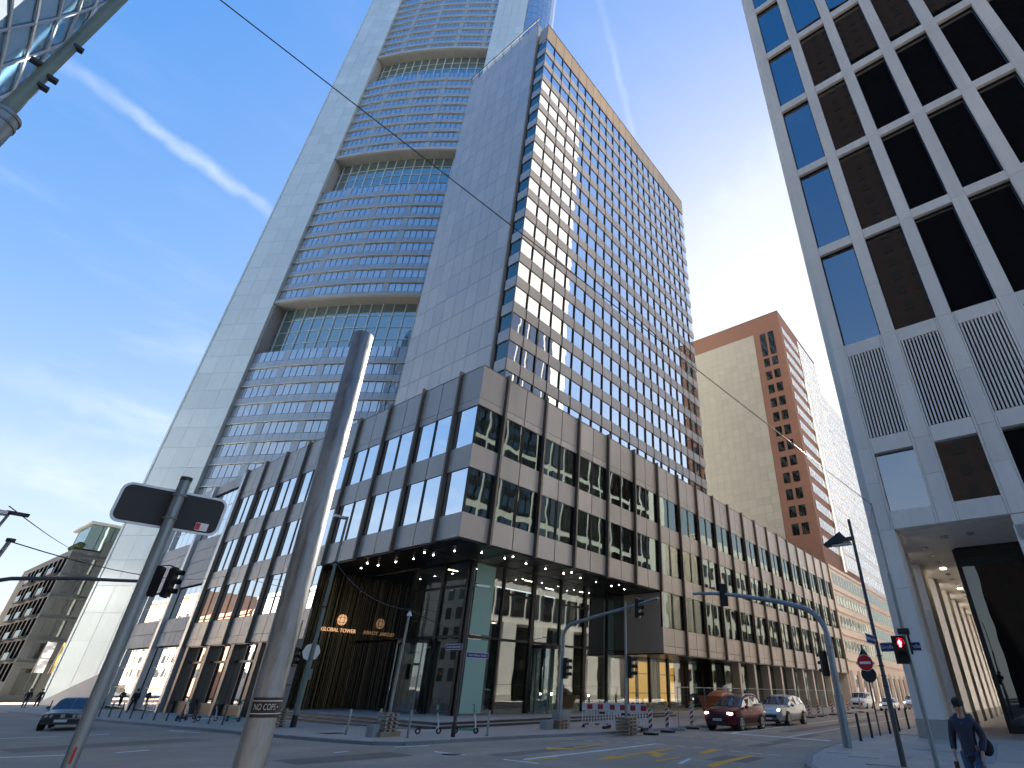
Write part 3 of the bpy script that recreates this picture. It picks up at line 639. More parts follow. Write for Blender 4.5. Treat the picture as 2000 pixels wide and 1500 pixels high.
# ------------------------------------------------------------------ white stone grid tower
WT = thing('white_grid_tower', 'white stone tower with a grid of tall black windows over an open arcade', 'tower', (30, 5.15, gz(5)))
WX = 30.0
cols = [(4.05-2.885*i, 1.92-2.885*i) for i in range(9)]
rws = [(20.17, 27.70), (28.42, 36.0), (36.7, 44.2), (45.0, 52.5), (53.3, 60.8), (61.55, 69.05), (69.8, 77.3)]
vg, st, lou, gap = [], [], [], []
edges = [5.15-.0]+[]
def stone(y0, y1, z0, z1, d=0.): st.append(((WX+.25+d, (y0+y1)/2, (z0+z1)/2), (.5, abs(y1-y0)-.014, z1-z0-.014)))
pier_y = [(cols[i][1], cols[i+1][0]) for i in range(8)]
zcuts = [20.17, 23.9, 27.9, 32.2, 36.3, 40.4, 44.6, 48.7, 52.9, 57, 61.15, 65.2, 69.4, 73.5, 77.4]
for i, (ya, yb) in enumerate(cols):
    for z0, z1 in rws:
        vg.append(((WX+.34, (ya+yb)/2, (z0+z1)/2), (.04, ya-yb-.02, z1-z0-.02)))
    for (za, zb) in zip([r[1] for r in rws], [r[0] for r in rws[1:]]): stone(ya, yb, za, zb)
    l0, l1 = ya-.10, yb+.13
    vg.append(((WX+.34, (l0+l1)/2, 11.42), (.04, l0-l1, 3.15)))
    gap.append(((WX+.42, (l0+l1)/2, 16.64), (.04, l0-l1, 5.4)))
    for k in range(11): w = (l0-l1)/11; lou.append(((WX+.16, l0-w*(k+.5)-.0, 16.64), (.30, w*.50, 5.38)))
    stone(ya, l0, 8.9, 20.17); stone(l1, yb, 8.9, 20.17)
    stone(l0, l1, 19.34, 20.17); stone(l0, l1, 13.02, 13.92); stone(l0, l1, 8.9, 9.82)
for (y0, y1) in pier_y:
    for za, zb in zip(zcuts, zcuts[1:]): stone(y0, y1, za, zb)
    for za, zb in ((8.9, 11.4), (11.4, 13.4), (13.4, 16.6), (16.6, 20.17)): stone(y0, y1, za, zb)
for za, zb in zip([.72, 3.4, 6.1, 8.9, 11.4, 13.4, 16.6]+zcuts, [3.4, 6.1, 8.9, 11.4, 13.4, 16.6]+zcuts):
    o = MB().prism([(WX, 4.70), (WX+.5, 5.15), (WX+1.6, 5.15), (WX+1.6, 4.06 if za >= 8.8 else 3.95), (WX, 4.06 if za >= 8.8 else 3.95)], za+.007, zb-.007).build('corner_stone', 'white_stone', WT, world=True)
MB().prism([(WX-.03, 4.72), (WX+.5, 5.18), (WX+3, 5.18), (WX+3, 3.92), (WX-.03, 3.92)], -.1, .71).build('plinth', 'plinth', WT, world=True)
pieces(WT, 'stone_panel', 'white_stone', st, 300, 'stone_panel_field'); pieces(WT, 'window', 'black_glass', vg); pieces(WT, 'louvre_slat', 'white_stone', lou, 150); pieces(WT, 'louvre_backing', 'louvre_gap', gap)
wf = []
for i, (ya, yb) in enumerate(cols[:6]):
    for z0, z1 in rws[:5]:
        for yy in (ya-.03, yb+.03): wf.append(((WX+.30, yy, (z0+z1)/2), (.12, .06, z1-z0)))
        for zz in (z0+.03, z1-.03): wf.append(((WX+.30, (ya+yb)/2, zz), (.12, ya-yb, .06)))
pieces(WT, 'window_frame', 'dark_frame', wf, 240)
MB().box((WX+25.6, -10.4, 89.6), (50, 30.6, 161)).build('tower_body', 'white_stone', WT, world=True)
nw = [((34.2+i*2.885, 4.92, (z0+z1)/2), (2.15, .08, z1-z0)) for i in range(15) for z0, z1 in [(9.8, 13), (14, 19.3)]+rws]
pieces(WT, 'street_side_window', 'black_glass', nw, 150)
pc('arcade_beam', 'white_stone', WT, (WX+.30, -12.9, 8.3), (.55, 24, 1.15)); pc('arcade_lintel_pier', 'white_stone', WT, (WX+.3, -1.55, 4.2), (.55, 1.4, 8.4))
for i, x in enumerate([33.6, 39.6, 45.6, 51.6, 57.6, 63.6, 69.6, 75.6]):
    for za, zb in ((.7, 3.4), (3.41, 6.1), (6.11, 8.86)): pc('arcade_column_stone', 'white_stone', WT, (x+1.25, 4.74, (za+zb)/2), (2.5, .82, zb-za))
    pc('arcade_column_plinth', 'plinth', WT, (x+1.25, 4.74, .3), (2.54, .86, .8))
pc('arcade_soffit', 'white_stone', WT, (WX+25.5, 1.2, 9.0), (49.6, 7.6, .2))
for i in range(10):
    x = 35.2+i*2.35; lit = i in (3, 7); pc('soffit_light', 'soft_lit' if lit else 'lens_off', WT, (x, 3.3, 8.885), (.55, .28, .03))
for x, y in ((33.0, .9), (33.0, 2.1)): pc('soffit_vent', 'plinth', WT, (x, y, 8.885), (.7, .35, .03))
MB().box((58, -11.5, 4.5), (43.6, 27.0, 8.8)).build('shop_box', 'box_glass', WT, world=True)
for y in (2.02, -1.4, -4.8): pc('shop_frame', 'black', WT, (36.15, y, 4.4), (.16, .22, 8.8))
pc('shop_frame', 'black', WT, (36.15, -2.0, 8.5), (.17, 8.2, .5)); pc('shop_frame', 'black', WT, (36.15, -2.0, .2), (.17, 8.2, .5))
for (x, y, z) in ((30.9, 3.4, 21.6), (30.9, 1.0, 22.4), (30.9, -1.4, 22.8)): pass
# ------------------------------------------------------------------ brown brick tower with blank stone flank
BT = thing('brown_brick_tower', 'brown brick tower with a blank pale stone flank and paired small windows', 'tower', (101.9, 25.65, 0))
BX, BY = 101.9, 25.65
tl = []
for i in range(10):
    for k in range(33):
        tl.append(((BX-.06, 32.05+.80+i*1.6, 21.0+k*1.63+.8), (.14, 1.58, 1.61)))
pieces(BT, 'stone_tile', 'beige_stone', tl, 300, 'stone_tile_field')
body = MB().box((BX+14, BY+11, 39.6), (28, 21.9, 79.2)); body.build('tower_wall', 'brick_brown', BT, world=True)
pc('roof_edge', 'dark_metal', BT, (BX+14, BY+11, 79.3), (28.1, 22.0, .16))
bwn = []
for k in range(13):
    z = 27.4+k*3.45; h = 2.0
    for y in (28.05, 29.95): bwn.append(((BX-.03, y, z+h/2), (.10, 1.15, h)))
for y in (28.05, 29.95): bwn.append(((BX-.03, y, 71.2), (.1, 1.15, 6.0)))
pieces(BT, 'window', 'win_glass', bwn)
for it in bwn: pc('window_bar', 'dark_frame', BT, (BX-.10, it[0][1], it[0][2]), (.05, .07, it[1][2])); pc('window_surround', 'dark_frame', BT, (BX+.0, it[0][1], it[0][2]), (.06, it[1][1]+.2, it[1][2]+.2))
rw = []
for k in range(15):
    for i in range(9): rw.append(((BX+1.6+i*1.25, BY-.03, 25+k*3.45+1.0), (.85, .1, 1.9)))
pieces(BT, 'side_window', 'pale_glass', rw, 150); MB().tube([(BX+12.2, BY-.3, 22), (BX+12.2, BY-.3, 66)], .4, 8).build('downpipe', 'silver', BT, world=True)
sc = []
for k in range(16):
    for i in range(9): sc.append(((BX+13.2+i*1.6+.8, BY-.06, 23+k*3.45+1.6), (1.5, .14, 3.3)))
pieces(BT, 'side_cladding', 'pale_panel', sc, 150)
scw = [((it[0][0], BY-.14, it[0][2]), (1.0, .06, 2.2)) for it in sc]; pieces(BT, 'side_cladding_window', 'pale_glass', scw, 150)
PD = thing('pink_stone_block', 'long pink stone block with rows of small windows beyond the ribbed building', 'building', (102.4, 25.4, 0))
MB().box((151, 32, 10.2), (97, 13.0, 23.2)).build('wall', 'pink_stone', PD, world=True)
pw = []
for z in (7.6, 11.4, 15.0, 18.6):
    for i in range(36): pw.append(((104.2+i*2.0, 25.47, z+.9), (1.15, .12, 1.9)))
pieces(PD, 'window', 'win_glass', pw, 150)
for z in (6.4, 10.3, 14.0, 17.6, 21.3): pc('string_course', 'pink_stone', PD, (151, 25.42, z), (96.5, .3, .35))
for i in range(12): pc('shopfront_opening', 'black_glass', PD, (106+i*5, 25.47, 2.2), (3.2, .12, 4.0)); pc('shopfront_pier', 'pink_stone', PD, (103.4+i*5, 25.3, 2.2), (.9, .5, 5.2))
GG = thing('pale_gridded_tower', 'pale gridded tower standing directly behind the brown brick tower', 'tower', (130.2, 26.0, 0))
MB().box((153, 37, 36), (45, 21.5, 72)).build('tower_wall', 'pale_panel', GG, world=True)
pieces(GG, 'window', 'pale_glass', [((132+i*2.1, 26.2, 24+k*3.4), (1.3, .12, 2.1)) for k in range(14) for i in range(20)], 280)
PG = thing('far_blue_glass_tower', 'distant pale blue glass tower with horizontal bands beyond the pink block', 'tower', (252, 46, 0))
bands = []
for k in range(27): 
    for i in range(6): bands.append(((252-.2, 39.5+i*2.1, 3+k*3.0), (.3, 1.9, 2.5)))
MB().box((262, 44, 40), (20, 13, 83)).build('tower_wall', 'pale_panel', PG, world=True); pieces(PG, 'window', 'blue_glass', bands, 170)
# ------------------------------------------------------------------ old grey stone building at the far left
OB = thing('old_grey_stone_building', 'weathered grey stone building with glass penthouse and hanging flags', 'building', (19.4, 132, gz(132)))
OX, OY = 19.4, 132.
MB().box((OX+7, OY+20, 9.6), (14, 40, 24)).build('wall', 'old_stone', OB, world=True)
ow = []
for k in range(6):
    z = 4.3+(k-1)*3.36 if k else -.9
    for (x, w) in ((21.15, 1.3), (22.65, 1.05)): ow.append(((x, OY-.02, z+1.35 if k else 1.0), (w, .16, 2.7 if k else 3.6)))
    if not k: ow.append(((25.2, OY-.02, 1.0), (1.4, .16, 3.6)))
pieces(OB, 'window', 'box_glass', ow)
for k in range(1, 7): pc('string_course', 'old_stone', OB, (OX+4, OY-.12, 3.6+(k-1)*3.36), (8.2, .3, .3))
slb = []
for k in range(6):
    for i in range(3): slb.append(((24.0+i*1.6, OY-.06, 4.0+k*3.36+1.4), (1.55, .16, 2.7)))
pieces(OB, 'stone_slab', 'old_stone', slb)
sw_ = []
for k in range(6):
    for i in range(9): sw_.append(((OX-.02, OY+2+i*3.6, 4.3+(k-1)*3.36+1.35), (.16, 1.9, 2.6)))
pieces(OB, 'street_window', 'dark_window', sw_); 
for k in range(5):
    for i in range(3): pc('balcony', 'old_stone', OB, (OX-.5, OY+4+i*9, 4.0+k*3.36), (1.0, 4, .25)); pc('balcony_glass', 'box_glass', OB, (OX-.98, OY+4+i*9, 4.6+k*3.36), (.05, 4, 1.0))

for i in range(4): pc('penthouse_pane', 'teal_glass', OB, (21.2+i*1.7, OY+.3, 24.1), (1.6, .08, 4.4))
for i in range(4): pc('penthouse_pane', 'teal_glass', OB, (20.4, OY+1.3+i*2, 24.1), (.08, 1.9, 4.4))
pc('penthouse_roof', 'pale_panel', OB, (24.2, OY+6, 26.5), (8.6, 13, .35)); pc('penthouse_core', 'interior', OB, (24.6, OY+6.4, 24), (7.6, 11.6, 4.6))
for i in range(7): MB().sphere((20.1+(i % 2)*.6, OY+.2+i*.9, 22.4), .7, 8, 5, (1, 1, .8)).build('terrace_shrub', 'leaf', OB, world=True)
for i, (x, mt) in enumerate(((21.9, 'flag_white'), (23.9, 'flag_yellow'), (25.4, 'flag_red'))):
    F = thing('hanging_flag', ('white flag hanging from a slanted pole on the grey stone building', 'yellow flag hanging from a slanted pole on the grey stone building', 'red flag hanging beside the bank skyscraper')[i], 'flag', (x, OY, 2.2))
    MB().tube([(0, 0, 0), (-.3, -3.0, 4.6)], .05, 6).build('flagpole', 'silver', F)
    v = MB()
    for k in range(8):
        for j in range(3):
            pt = lambda kk, jj: (-.3+jj*.4, -3.0+.12*math.sin(kk*1.3+jj)+jj*.12, 4.5-kk*.55)
            v.quad(pt(k, j), pt(k, j+1), pt(k+1, j+1), pt(k+1, j))
    v.build('flag_cloth', mt, F, True)
LBk = thing('distant_pale_block', 'pale office block with small windows at the far end of the left street', 'building', (17.5, 230, gz(230)))
MB().box((27, 240, 5), (18, 20, 25)).build('wall', 'pale_panel', LBk, world=True)
pieces(LBk, 'window', 'win_glass', [((19.0+i*2.4, 229.97, 1+k*3.3), (1.3, .12, 1.8)) for k in range(5) for i in range(6)])
# ------------------------------------------------------------------ lattice glass tower, upper left
TT = thing('lattice_glass_tower', 'round blue glass tower wrapped in a diamond lattice', 'tower', (-18.2, 57.2, gz(57)))
tr = 9.; tcx, tcy = -18.2, 57.2
MB().tube([(tcx, tcy, -2), (tcx, tcy, 40), (tcx, tcy, 80), (tcx, tcy, 100)], [tr, tr, tr, tr], 24).build('glass_drum', 'blue_glass', TT, world=True)
for sgn in (-1, 1):
    for k in range(24):
        pts = [(tcx+(tr+.10)*math.cos(R(k*15+sgn*t*7.5)), tcy+(tr+.10)*math.sin(R(k*15+sgn*t*7.5)), 30+t*(3.6 if sgn > 0 else 2.2)) for t in range(20 if sgn > 0 else 32)]
        MB().tube(pts, .11, 5).build('lattice_bar', 'cb_spandrel', TT, world=True)
# ------------------------------------------------------------------ buildings across the street, mirrored in the windows, plus two added for bounce light
def mirrored(name, label, x0, x1, y0, y1, h, wm, gm_, fx, fy, pitch, ww, wh, fh):
    T = thing(name, label, 'building', (x1, y0, gz(y0)))
    MB().box(((x0+x1)/2, (y0+y1)/2, h/2-1), (x1-x0, y1-y0, h+2)).build('wall', wm, T, world=True)
    it = []
    for k in range(int(h/fh)-1):
        for i in range(int((y1-y0)/pitch)): it.append(((x1+.02, y0+pitch*(i+.5), 2.2+k*fh+wh/2), (.14, ww, wh)))
    pieces(T, 'window', gm_, it, 120); pc('cornice', wm, T, (x1+.25, (y0+y1)/2, h-.6), (.5, y1-y0, .7))
mirrored('dark_brown_tower', 'dark brown tower mirrored in the black windows of the white tower', -70, -34, -60, 4, 165, 'dark_brick', 'dark_window', 0, 0, 3.1, 1.5, 1.9, 3.6)
mirrored('white_street_block', 'sunlit white block mirrored in the lower windows of the ribbed building', -34, -19, 95, 150, 20, 'pale_panel', 'black_glass', 0, 0, 3.0, 1.6, 2.0, 3.4)
mirrored('terracotta_street_block', 'terracotta block mirrored in the shop windows of the ribbed building', -34, -19, 151, 185, 17, 'terracotta', 'black_glass', 0, 0, 3.1, 1.3, 2.0, 3.4)
mirrored('cream_bounce_block', 'unseen cream block added across the junction to bounce light onto the ribbed building', -34, -19, 10, 46, 22, 'ebeige', 'black_glass', 0, 0, 3.0, 1.5, 2.0, 3.4)  # unseen, added to bounce fill light onto the left facade and junction
mirrored('pale_bounce_block', 'unseen pale block added across the left street to bounce light back over it', -34, -19, 68, 94, 22, 'pale_panel', 'black_glass', 0, 0, 3.0, 1.5, 2.0, 3.4)  # second unseen block, added for the same fill light
mirrored('beige_street_block', 'sunlit beige block mirrored in the annex windows', -34, -19, 186, 330, 24, 'ebeige', 'black_glass', 0, 0, 3.3, 1.4, 2.0, 3.5)
# ================================================================== street furniture
PV = .10
def on(x, y, h=0.): return (x, y, gz(y)+h)
# ---- bollards
def bollard(x, y, h, r, label, group, mt='pole_dark', base=PV, foot=False):
    o = thing('bollard', label, 'bollard', on(x, y, base), 0, group)
    MB().tube([(0, 0, -.04), (0, 0, h-.03), (0, 0, h)], [r, r, r*.75], 10).build('post', mt, o, True)
    MB().disc((0, 0, .008), r*1.8 if foot else r*1.15, (0, 0, 1), .03, 12).build('base_plate', 'dark_metal', o)
    return o
for i, (x, y) in enumerate([(26.73, 6.7), (28.76, 6.72), (32.41, 6.72), (34.79, 6.75), (37.61, 6.78), (40.72, 6.8)]):
    bollard(x, y, .95, .055, 'slim black bollard on the slab pavement beside the white tower', 'bollards beside the white tower', 'black')
for i in range(17):
    y = 37.7+i*1.85; x = 15.1-max(0, (y-40))*.065; o = bollard(x, y, .92, .04, 'thin dark bollard with flared foot in the row along the left street kerb', 'bollards along the left street kerb', 'pole_dark', foot=True)
for x, y, lb in ((15.26, 25.3, 'grey steel bollard on the corner pavement beside the green pole'), (17.0, 25.6, 'grey steel bollard behind the pallet-ballasted pole'), (16.0, 21.9, 'grey steel bollard between the pallet-ballasted pole and the scooters'), (18.85, 20.2, 'dark bollard just right of the street name pole')):
    bollard(x, y, .95, .05, lb, None, 'galv_blue')
# ---- traffic signal head (local: faces +X of its own frame)
def head(parent, c, rz, n=3, lit=None, sz=1.):
    M = Matrix.Translation(c) @ Matrix.Rotation(rz, 4, 'Z'); h = .30*n*sz
    def tf(b, nm, mt, par, sm=False):
        b.v = [tuple(M @ Vector(p)) for p in b.v]; return b.build(nm, mt, par, sm)
    H = tf(MB().box((0, 0, 0), (.20*sz, .28*sz, h)).box((-.02, 0, 0), (.03, .36*sz, h+.08)), 'signal_head', 'black', parent)
    for i in range(n):
        z = h/2-.15*sz-i*.30*sz
        tf(MB().disc((.105*sz, 0, z), .10*sz, (1, 0, 0), .02, 14), 'signal_lens', 'lens_off', H)
        vis = MB()
        for k in range(7):
            a0, a1 = R(-20+k*31.4), R(-20+(k+1)*31.4)
            p = lambda a, x: (x, .115*sz*math.cos(a), z+.115*sz*math.sin(a))
            vis.quad(p(a0, .10*sz), p(a1, .10*sz), p(a1, .30*sz), p(a0, .30*sz))
        tf(vis, 'signal_visor', 'black', H)
    if lit == 'man':
        z = h/2-.15*sz; b = MB(); x = .125*sz
        b.disc((x, 0, z+.065*sz), .019*sz, (1, 0, 0), .01, 10); b.box((x, 0, z+.012*sz), (.01, .05*sz, .075*sz))
        for s in (-1, 1): b.box((x, s*.015*sz, z-.055*sz), (.01, .02*sz, .07*sz)); b.box((x, s*.037*sz, z+.012*sz), (.01, .015*sz, .07*sz))
        tf(b, 'red_standing_figure', 'red_lit', H)
    return H
def pallets(parent, n, w=.75, brick=False):
    for k in range(n):
        z = .06+k*.145
        for i in range(3):
            b = MB().box(((i-1)*w*.4, 0, z), (w*.16, w, .075)); b.build('pallet_block', 'brick_pale' if brick else 'wood', parent)
        for i in range(4): MB().box((0, (i-1.5)*w*.28, z+.055), (w*1.05, w*.2, .028)).build('pallet_board', 'wood', parent)
def plate(parent, name, c, w, h, xdir, mt, th=.02, r=.0, rim=None):
    M = face_M(c, xdir)
    def rr(w_, h_, r_, th_):
        b = MB(); pts = []
        for (sx, sy, a0) in ((1, 1, 0), (-1, 1, 90), (-1, -1, 180), (1, -1, 270)):
            for k in range(5):
                a = R(a0+k*22.5); pts.append((sx*(w_/2-r_)+r_*math.cos(a), sy*(h_/2-r_)+r_*math.sin(a)))
        b.prism(pts, -th_/2, th_/2); b.v = [tuple(M @ Vector(p)) for p in b.v]; return b
    o = rr(w, h, max(r, .004), th).build(name, mt, parent)
    if rim: rr(w+.035, h+.035, max(r, .004)+.015, th*.7).build('sign_rim', rim, parent)
    return o
def name_sign(parent, c, w, xdir, body):
    plate(parent, 'street_name_plate', c, w, .20, xdir, 'blue_sign', .024, .01, 'white')
    x = Vector(xdir).normalized(); n = x.cross(Vector((0, 0, 1)))
    t = text_obj(body, .125, 'white', parent, face_M(Vector(c)+n*.018, xdir), 'street_name_lettering', .002)
    L = max(v.co.x for v in t.data.vertices)-min(v.co.x for v in t.data.vertices)
# ---- big galvanised mast in the foreground, with a sticker
D = 3.72; az0, az1 = R(66.44), R(64.95)
top = Vector((D*math.cos(az0), D*math.sin(az0), 1.72+.617*D)); bot = Vector((D*math.cos(az1), D*math.sin(az1), gz(3.4)))
BP = thing('galvanised_mast', 'thick galvanised steel mast with a black sticker, rising in front of the ribbed building', 'pole', bot)
tp = top-bot; ax = tp.normalized()
MB().tube([(0, 0, -.05), tp*.5, tp-ax*.01, tp], [.079, .074, .071, .068], 40).build('mast_tube', 'galv', BP, True)
MB().disc(tp+ax*.002, .060, ax, .006, 24).build('end_cap', 'dark_metal', BP)
sp = bot+ax*((1.60-bot.z)/ax.z)
vdir = (Vector((0, 0, 1.72))-sp); vdir.z = 0; vdir.normalize(); a_mid = math.atan2(vdir.y, vdir.x)+R(20)
stk = MB(); n_ = 24; hw = R(70); rs = .0785
def sticker(z0, z1, rad, a0, a1, mt, nm):
    b = MB()
    for k in range(n_):
        p = lambda a, z: tuple(tp*0+ax*0+Vector((rad*math.cos(a), rad*math.sin(a), 0))+ax*((z-bot.z)/ax.z))
        u0, u1 = a0+(a1-a0)*k/n_, a0+(a1-a0)*(k+1)/n_; b.quad(p(u0, z0), p(u1, z0), p(u1, z1), p(u0, z1))
    return b.build(nm, mt, BP)
sticker(1.555, 1.645, rs, a_mid-hw, a_mid+hw, 'black', 'sticker')
sticker(1.628, 1.631, rs+.0006, a_mid-hw, a_mid+hw, 'white', 'sticker_line'); sticker(1.571, 1.574, rs+.0006, a_mid-hw, a_mid+hw, 'white', 'sticker_line')
tm = text_obj('NO COPS \u2022', .040, 'white', BP, Matrix.Identity(4), 'sticker_lettering', .0002)
wd_ = max(v.co.x for v in tm.data.vertices)*2
for v in tm.data.vertices:
    a = a_mid-R(58)+(v.co.x/wd_+.5)*R(88); z = 1.601+v.co.y
    q = Vector(((rs+.0014)*math.cos(a), (rs+.0014)*math.sin(a), 0))+ax*((z-bot.z)/ax.z); v.co = q
# ---- sign pole seen from behind, left foreground
SPs = thing('rear_facing_sign_pole', 'leaning grey pole carrying a rounded sign seen from its dark back', 'sign', (1.24, 5.05, gz(5)))
MB().tube([(0, 0, -.05), (-.05, .02, 3.17)], .038, 20).build('pole', 'galv_blue', SPs, True); MB().tube([(-.05, .02, 3.17), (-.05, .02, 3.20)], .041, 16).build('pole_cap', 'dark_metal', SPs, True)
xd = Vector((.985, -.17, 0)).normalized(); cc_ = Vector((-.04, .10, 2.955))
plate(SPs, 'sign_panel', cc_, .66, .27, xd, 'sign_back', .014, .05, 'silver')
plate(SPs, 'paper_label', cc_+xd*.23+Vector((-.004, -.012, -.095)), .085, .06, xd, 'white', .004, .004); plate(SPs, 'paper_label_red_mark', cc_+xd*.205+Vector((-.005, -.016, -.095)), .03, .05, xd, 'sign_red', .004, .004)
for z in (2.87, 3.05): MB().tube([(-.047+.045*math.cos(R(t*30)), .02+.045*math.sin(R(t*30)), z) for t in range(13)], .008, 5).build('clamp', 'galv', SPs, True)
plate(SPs, 'red_paint_mark', Vector((-.030, -.0305, 1.37)), .014, .09, (.97, -.24, 0), 'sign_red', .003, .005)
# ---- big stepped mast, upper left
ML = thing('stepped_steel_mast', 'grey steel mast stepping from a thick base tube to a thinner upper tube', 'pole', (-.90, 5.42, gz(5)))
MB().tube([(0, 0, 0), (0, 0, 5.72)], .115, 24).build('base_tube', 'galv_blue', ML, True); MB().tube([(0, 0, 5.72), (.03, 0, 8.1)], .045, 18).build('upper_tube', 'pole_green', ML, True)
for z in (5.62, 5.70): MB().tube([(0, 0, z-.02), (0, 0, z)], .122, 24).build('collar', 'galv', ML, True)
for z, s in ((6.15, .09), (6.35, -.09), (6.28, .1), (6.75, .08)): MB().box((s*.7, -.02, z), (.07, .05, .035)).build('bracket', 'dark_metal', ML)
# ---- overhead wires
def wire(name, label, a, c, sag, r=.009):
    a, c = Vector(a), Vector(c); b = MB().tube([a.lerp(c, t/16)-Vector((0, 0, sag*4*(t/16)*(1-t/16))) for t in range(17)], r, 5); o = b.build(name, 'black', None, True); tag(o, label, 'cable'); return o
wire('span_wire', 'long overhead span wire crossing in front of both office towers', (-.95, 7.6, 11.3), (17.35, 2.72, 6.68), .0, .011)
# ---- green pole with octagonal sign back, camera and cables
GP = thing('green_lamp_pole', 'chipped green street pole carrying an octagonal sign back and a small floodlight', 'pole', on(16.48, 32.5, PV))
MB().tube([(0, 0, -.05), (0, 0, 3.1), (0, 0, 3.12), (0, 0, 11.2)], [.15, .15, .10, .075], 14).build('pole_tube', 'pole_green', GP, True); MB().tube([(0, 0, 0), (0, 0, .55)], .156, 14).build('black_foot', 'black', GP, True)
d_ = Vector((.46, -.89, 0)); MB().disc((0.02, .14, 3.55), .46, (-.4, -.9, 0), .02, 8).build('octagonal_sign', 'silver', GP)
for z in (5.9, 8.4): MB().tube([(.13*math.cos(R(t*30)), .13*math.sin(R(t*30)), z) for t in range(13)], .04, 6).build('cable_clamp', 'black', GP, True)
MB().box((-.35, .25, 11.15), (.75, .30, .14)).build('floodlight', 'silver', GP); MB().box((.10, -.1, 2.45), (.2, .2, .5)).build('switch_box', 'pole_green', GP)
MB().tube([(.12, .02, .2), (.13, .03, 5.8)], .03, 6).build('conduit', 'galv', GP, True)
# signal post on its own brick base behind the mast
T2 = thing('ballasted_signal_post', 'temporary signal post on a stack of bricks beside the green pole', 'traffic light', on(16.0, 33.6, PV))
MB().tube([(0, 0, 0), (0, 0, 5.2)], .05, 10).build('post', 'galv_blue', T2, True); pallets(T2, 6, .8, True); head(T2, (.0, -.22, 3.3), R(-75), 3)
# ---- pallet-ballasted pole with lamp
P1 = thing('pallet_ballasted_pole', 'pale temporary pole standing in stacked pallets and bricks at the kerb corner', 'pole', on(15.75, 23.1, PV))
MB().tube([(0, 0, .1), (.12, .05, 4.95)], [.06, .05], 10).build('pole_tube', 'galv', P1, True); pallets(P1, 6, .62, True); MB().box((.0, -.12, .09), (.95, .5, .2)).build('foot_beam', 'wood', P1); MB().box((-.55, .15, .22), (.28, .5, .44)).build('concrete_block', 'concrete', P1)
MB().tube([(.12, .05, 4.72), (.12, .05, 4.95)], [.13, .03], 8).build('small_lantern', 'white', P1)
wire('slack_cable', 'slack black cable slung from the green pole to the pallet-ballasted pole', (16.48, 32.4, 8.0), (15.87, 23.15, 4.75), .55, .016)
wire('slack_cable', 'slack cable slung from the pallet-ballasted pole to the arched signal pole', (15.87, 23.15, 4.75), (24.6, 21.2, 4.3), .75, .016)
wire('slack_cable', 'short slack cable between the arched signal pole arm and the ballasted signal pole', (24.65, 16.4, 5.5), (24.57, 16.65, 5.2), .2, .014)
# ---- street-name lamp pole at the corner
P2 = thing('street_name_lamp_pole', 'slim dark lamp pole with two blue street name plates at the entrance corner', 'lamp', on(17.38, 20.7, PV))
MB().tube([(0, 0, -.05), (0, 0, 1.1), (0, 0, 6.9)], [.085, .075, .055], 12).build('pole_tube', 'pole_dark', P2, True); MB().tube([(0, 0, -.02), (0, 0, .5)], .095, 12).build('black_foot', 'black', P2, True)
MB().prism([(.05, -.22), (.75, -.42), (.75, -.05), (.05, .0)], 6.02, 6.10).build('lamp_shade', 'silver', P2); MB().prism([(.12, -.22), (.68, -.38), (.68, -.1), (.12, -.02)], 5.99, 6.02).build('lamp_glass', 'white', P2); MB().tube([(0, 0, 6.2), (.3, -.12, 6.12)], .03, 6).build('lamp_bracket', 'pole_dark', P2)
name_sign(P2, (-.02, .72, 3.42), 1.15, (0, -1, 0), 'Gro\u00dfe Gallusstra\u00dfe'); name_sign(P2, (.80, -.02, 3.10), 1.3, (1, 0, 0), 'Neue Mainzer Stra\u00dfe')
# ---- arched signal pole over the crossing (entrance side)
P3 = thing('arched_signal_pole', 'arched galvanised signal pole reaching over the road from beside concrete blocks', 'traffic light', on(24.7, 21.1, PV))
arc = [(0, 0, -.05), (0, 0, 4.3)]+[(0, -.9*(1-math.cos(R(t*11.25))), 4.3+.75*math.sin(R(t*11.25))) for t in range(1, 7)]+[(0, -2.2, 5.28), (0, -4.4, 5.62), (0, -6.3, 5.95)]
MB().tube(arc, [.125, .115]+[.10]*6+[.085, .075, .06], 14).build('arched_tube', 'galv_blue', P3, True)
head(P3, (.05, -.26, 2.8), R(-80), 3, sz=1.05); head(P3, (.05, -5.0, 5.55), R(-80), 3, sz=1.05)
MB().box((.55, .35, .42), (.7, .7, .8)).build('concrete_block', 'concrete', P3); MB().box((-.65, .3, .2), (.5, .5, .4)).build('concrete_block', 'concrete', P3); pallets(P3, 3, .7)
P4 = thing('ballasted_signal_pole', 'straight signal pole standing in stacked pallets by the red and white barriers', 'traffic light', on(24.57, 16.75, .02))
MB().tube([(0, 0, .1), (0, 0, 3.5), (.0, 0, 5.9)], [.07, .06, .035], 10).build('pole_tube', 'galv_blue', P4, True); pallets(P4, 5, .75); head(P4, (.1, -.22, 2.85), R(-80), 3, sz=1.05)
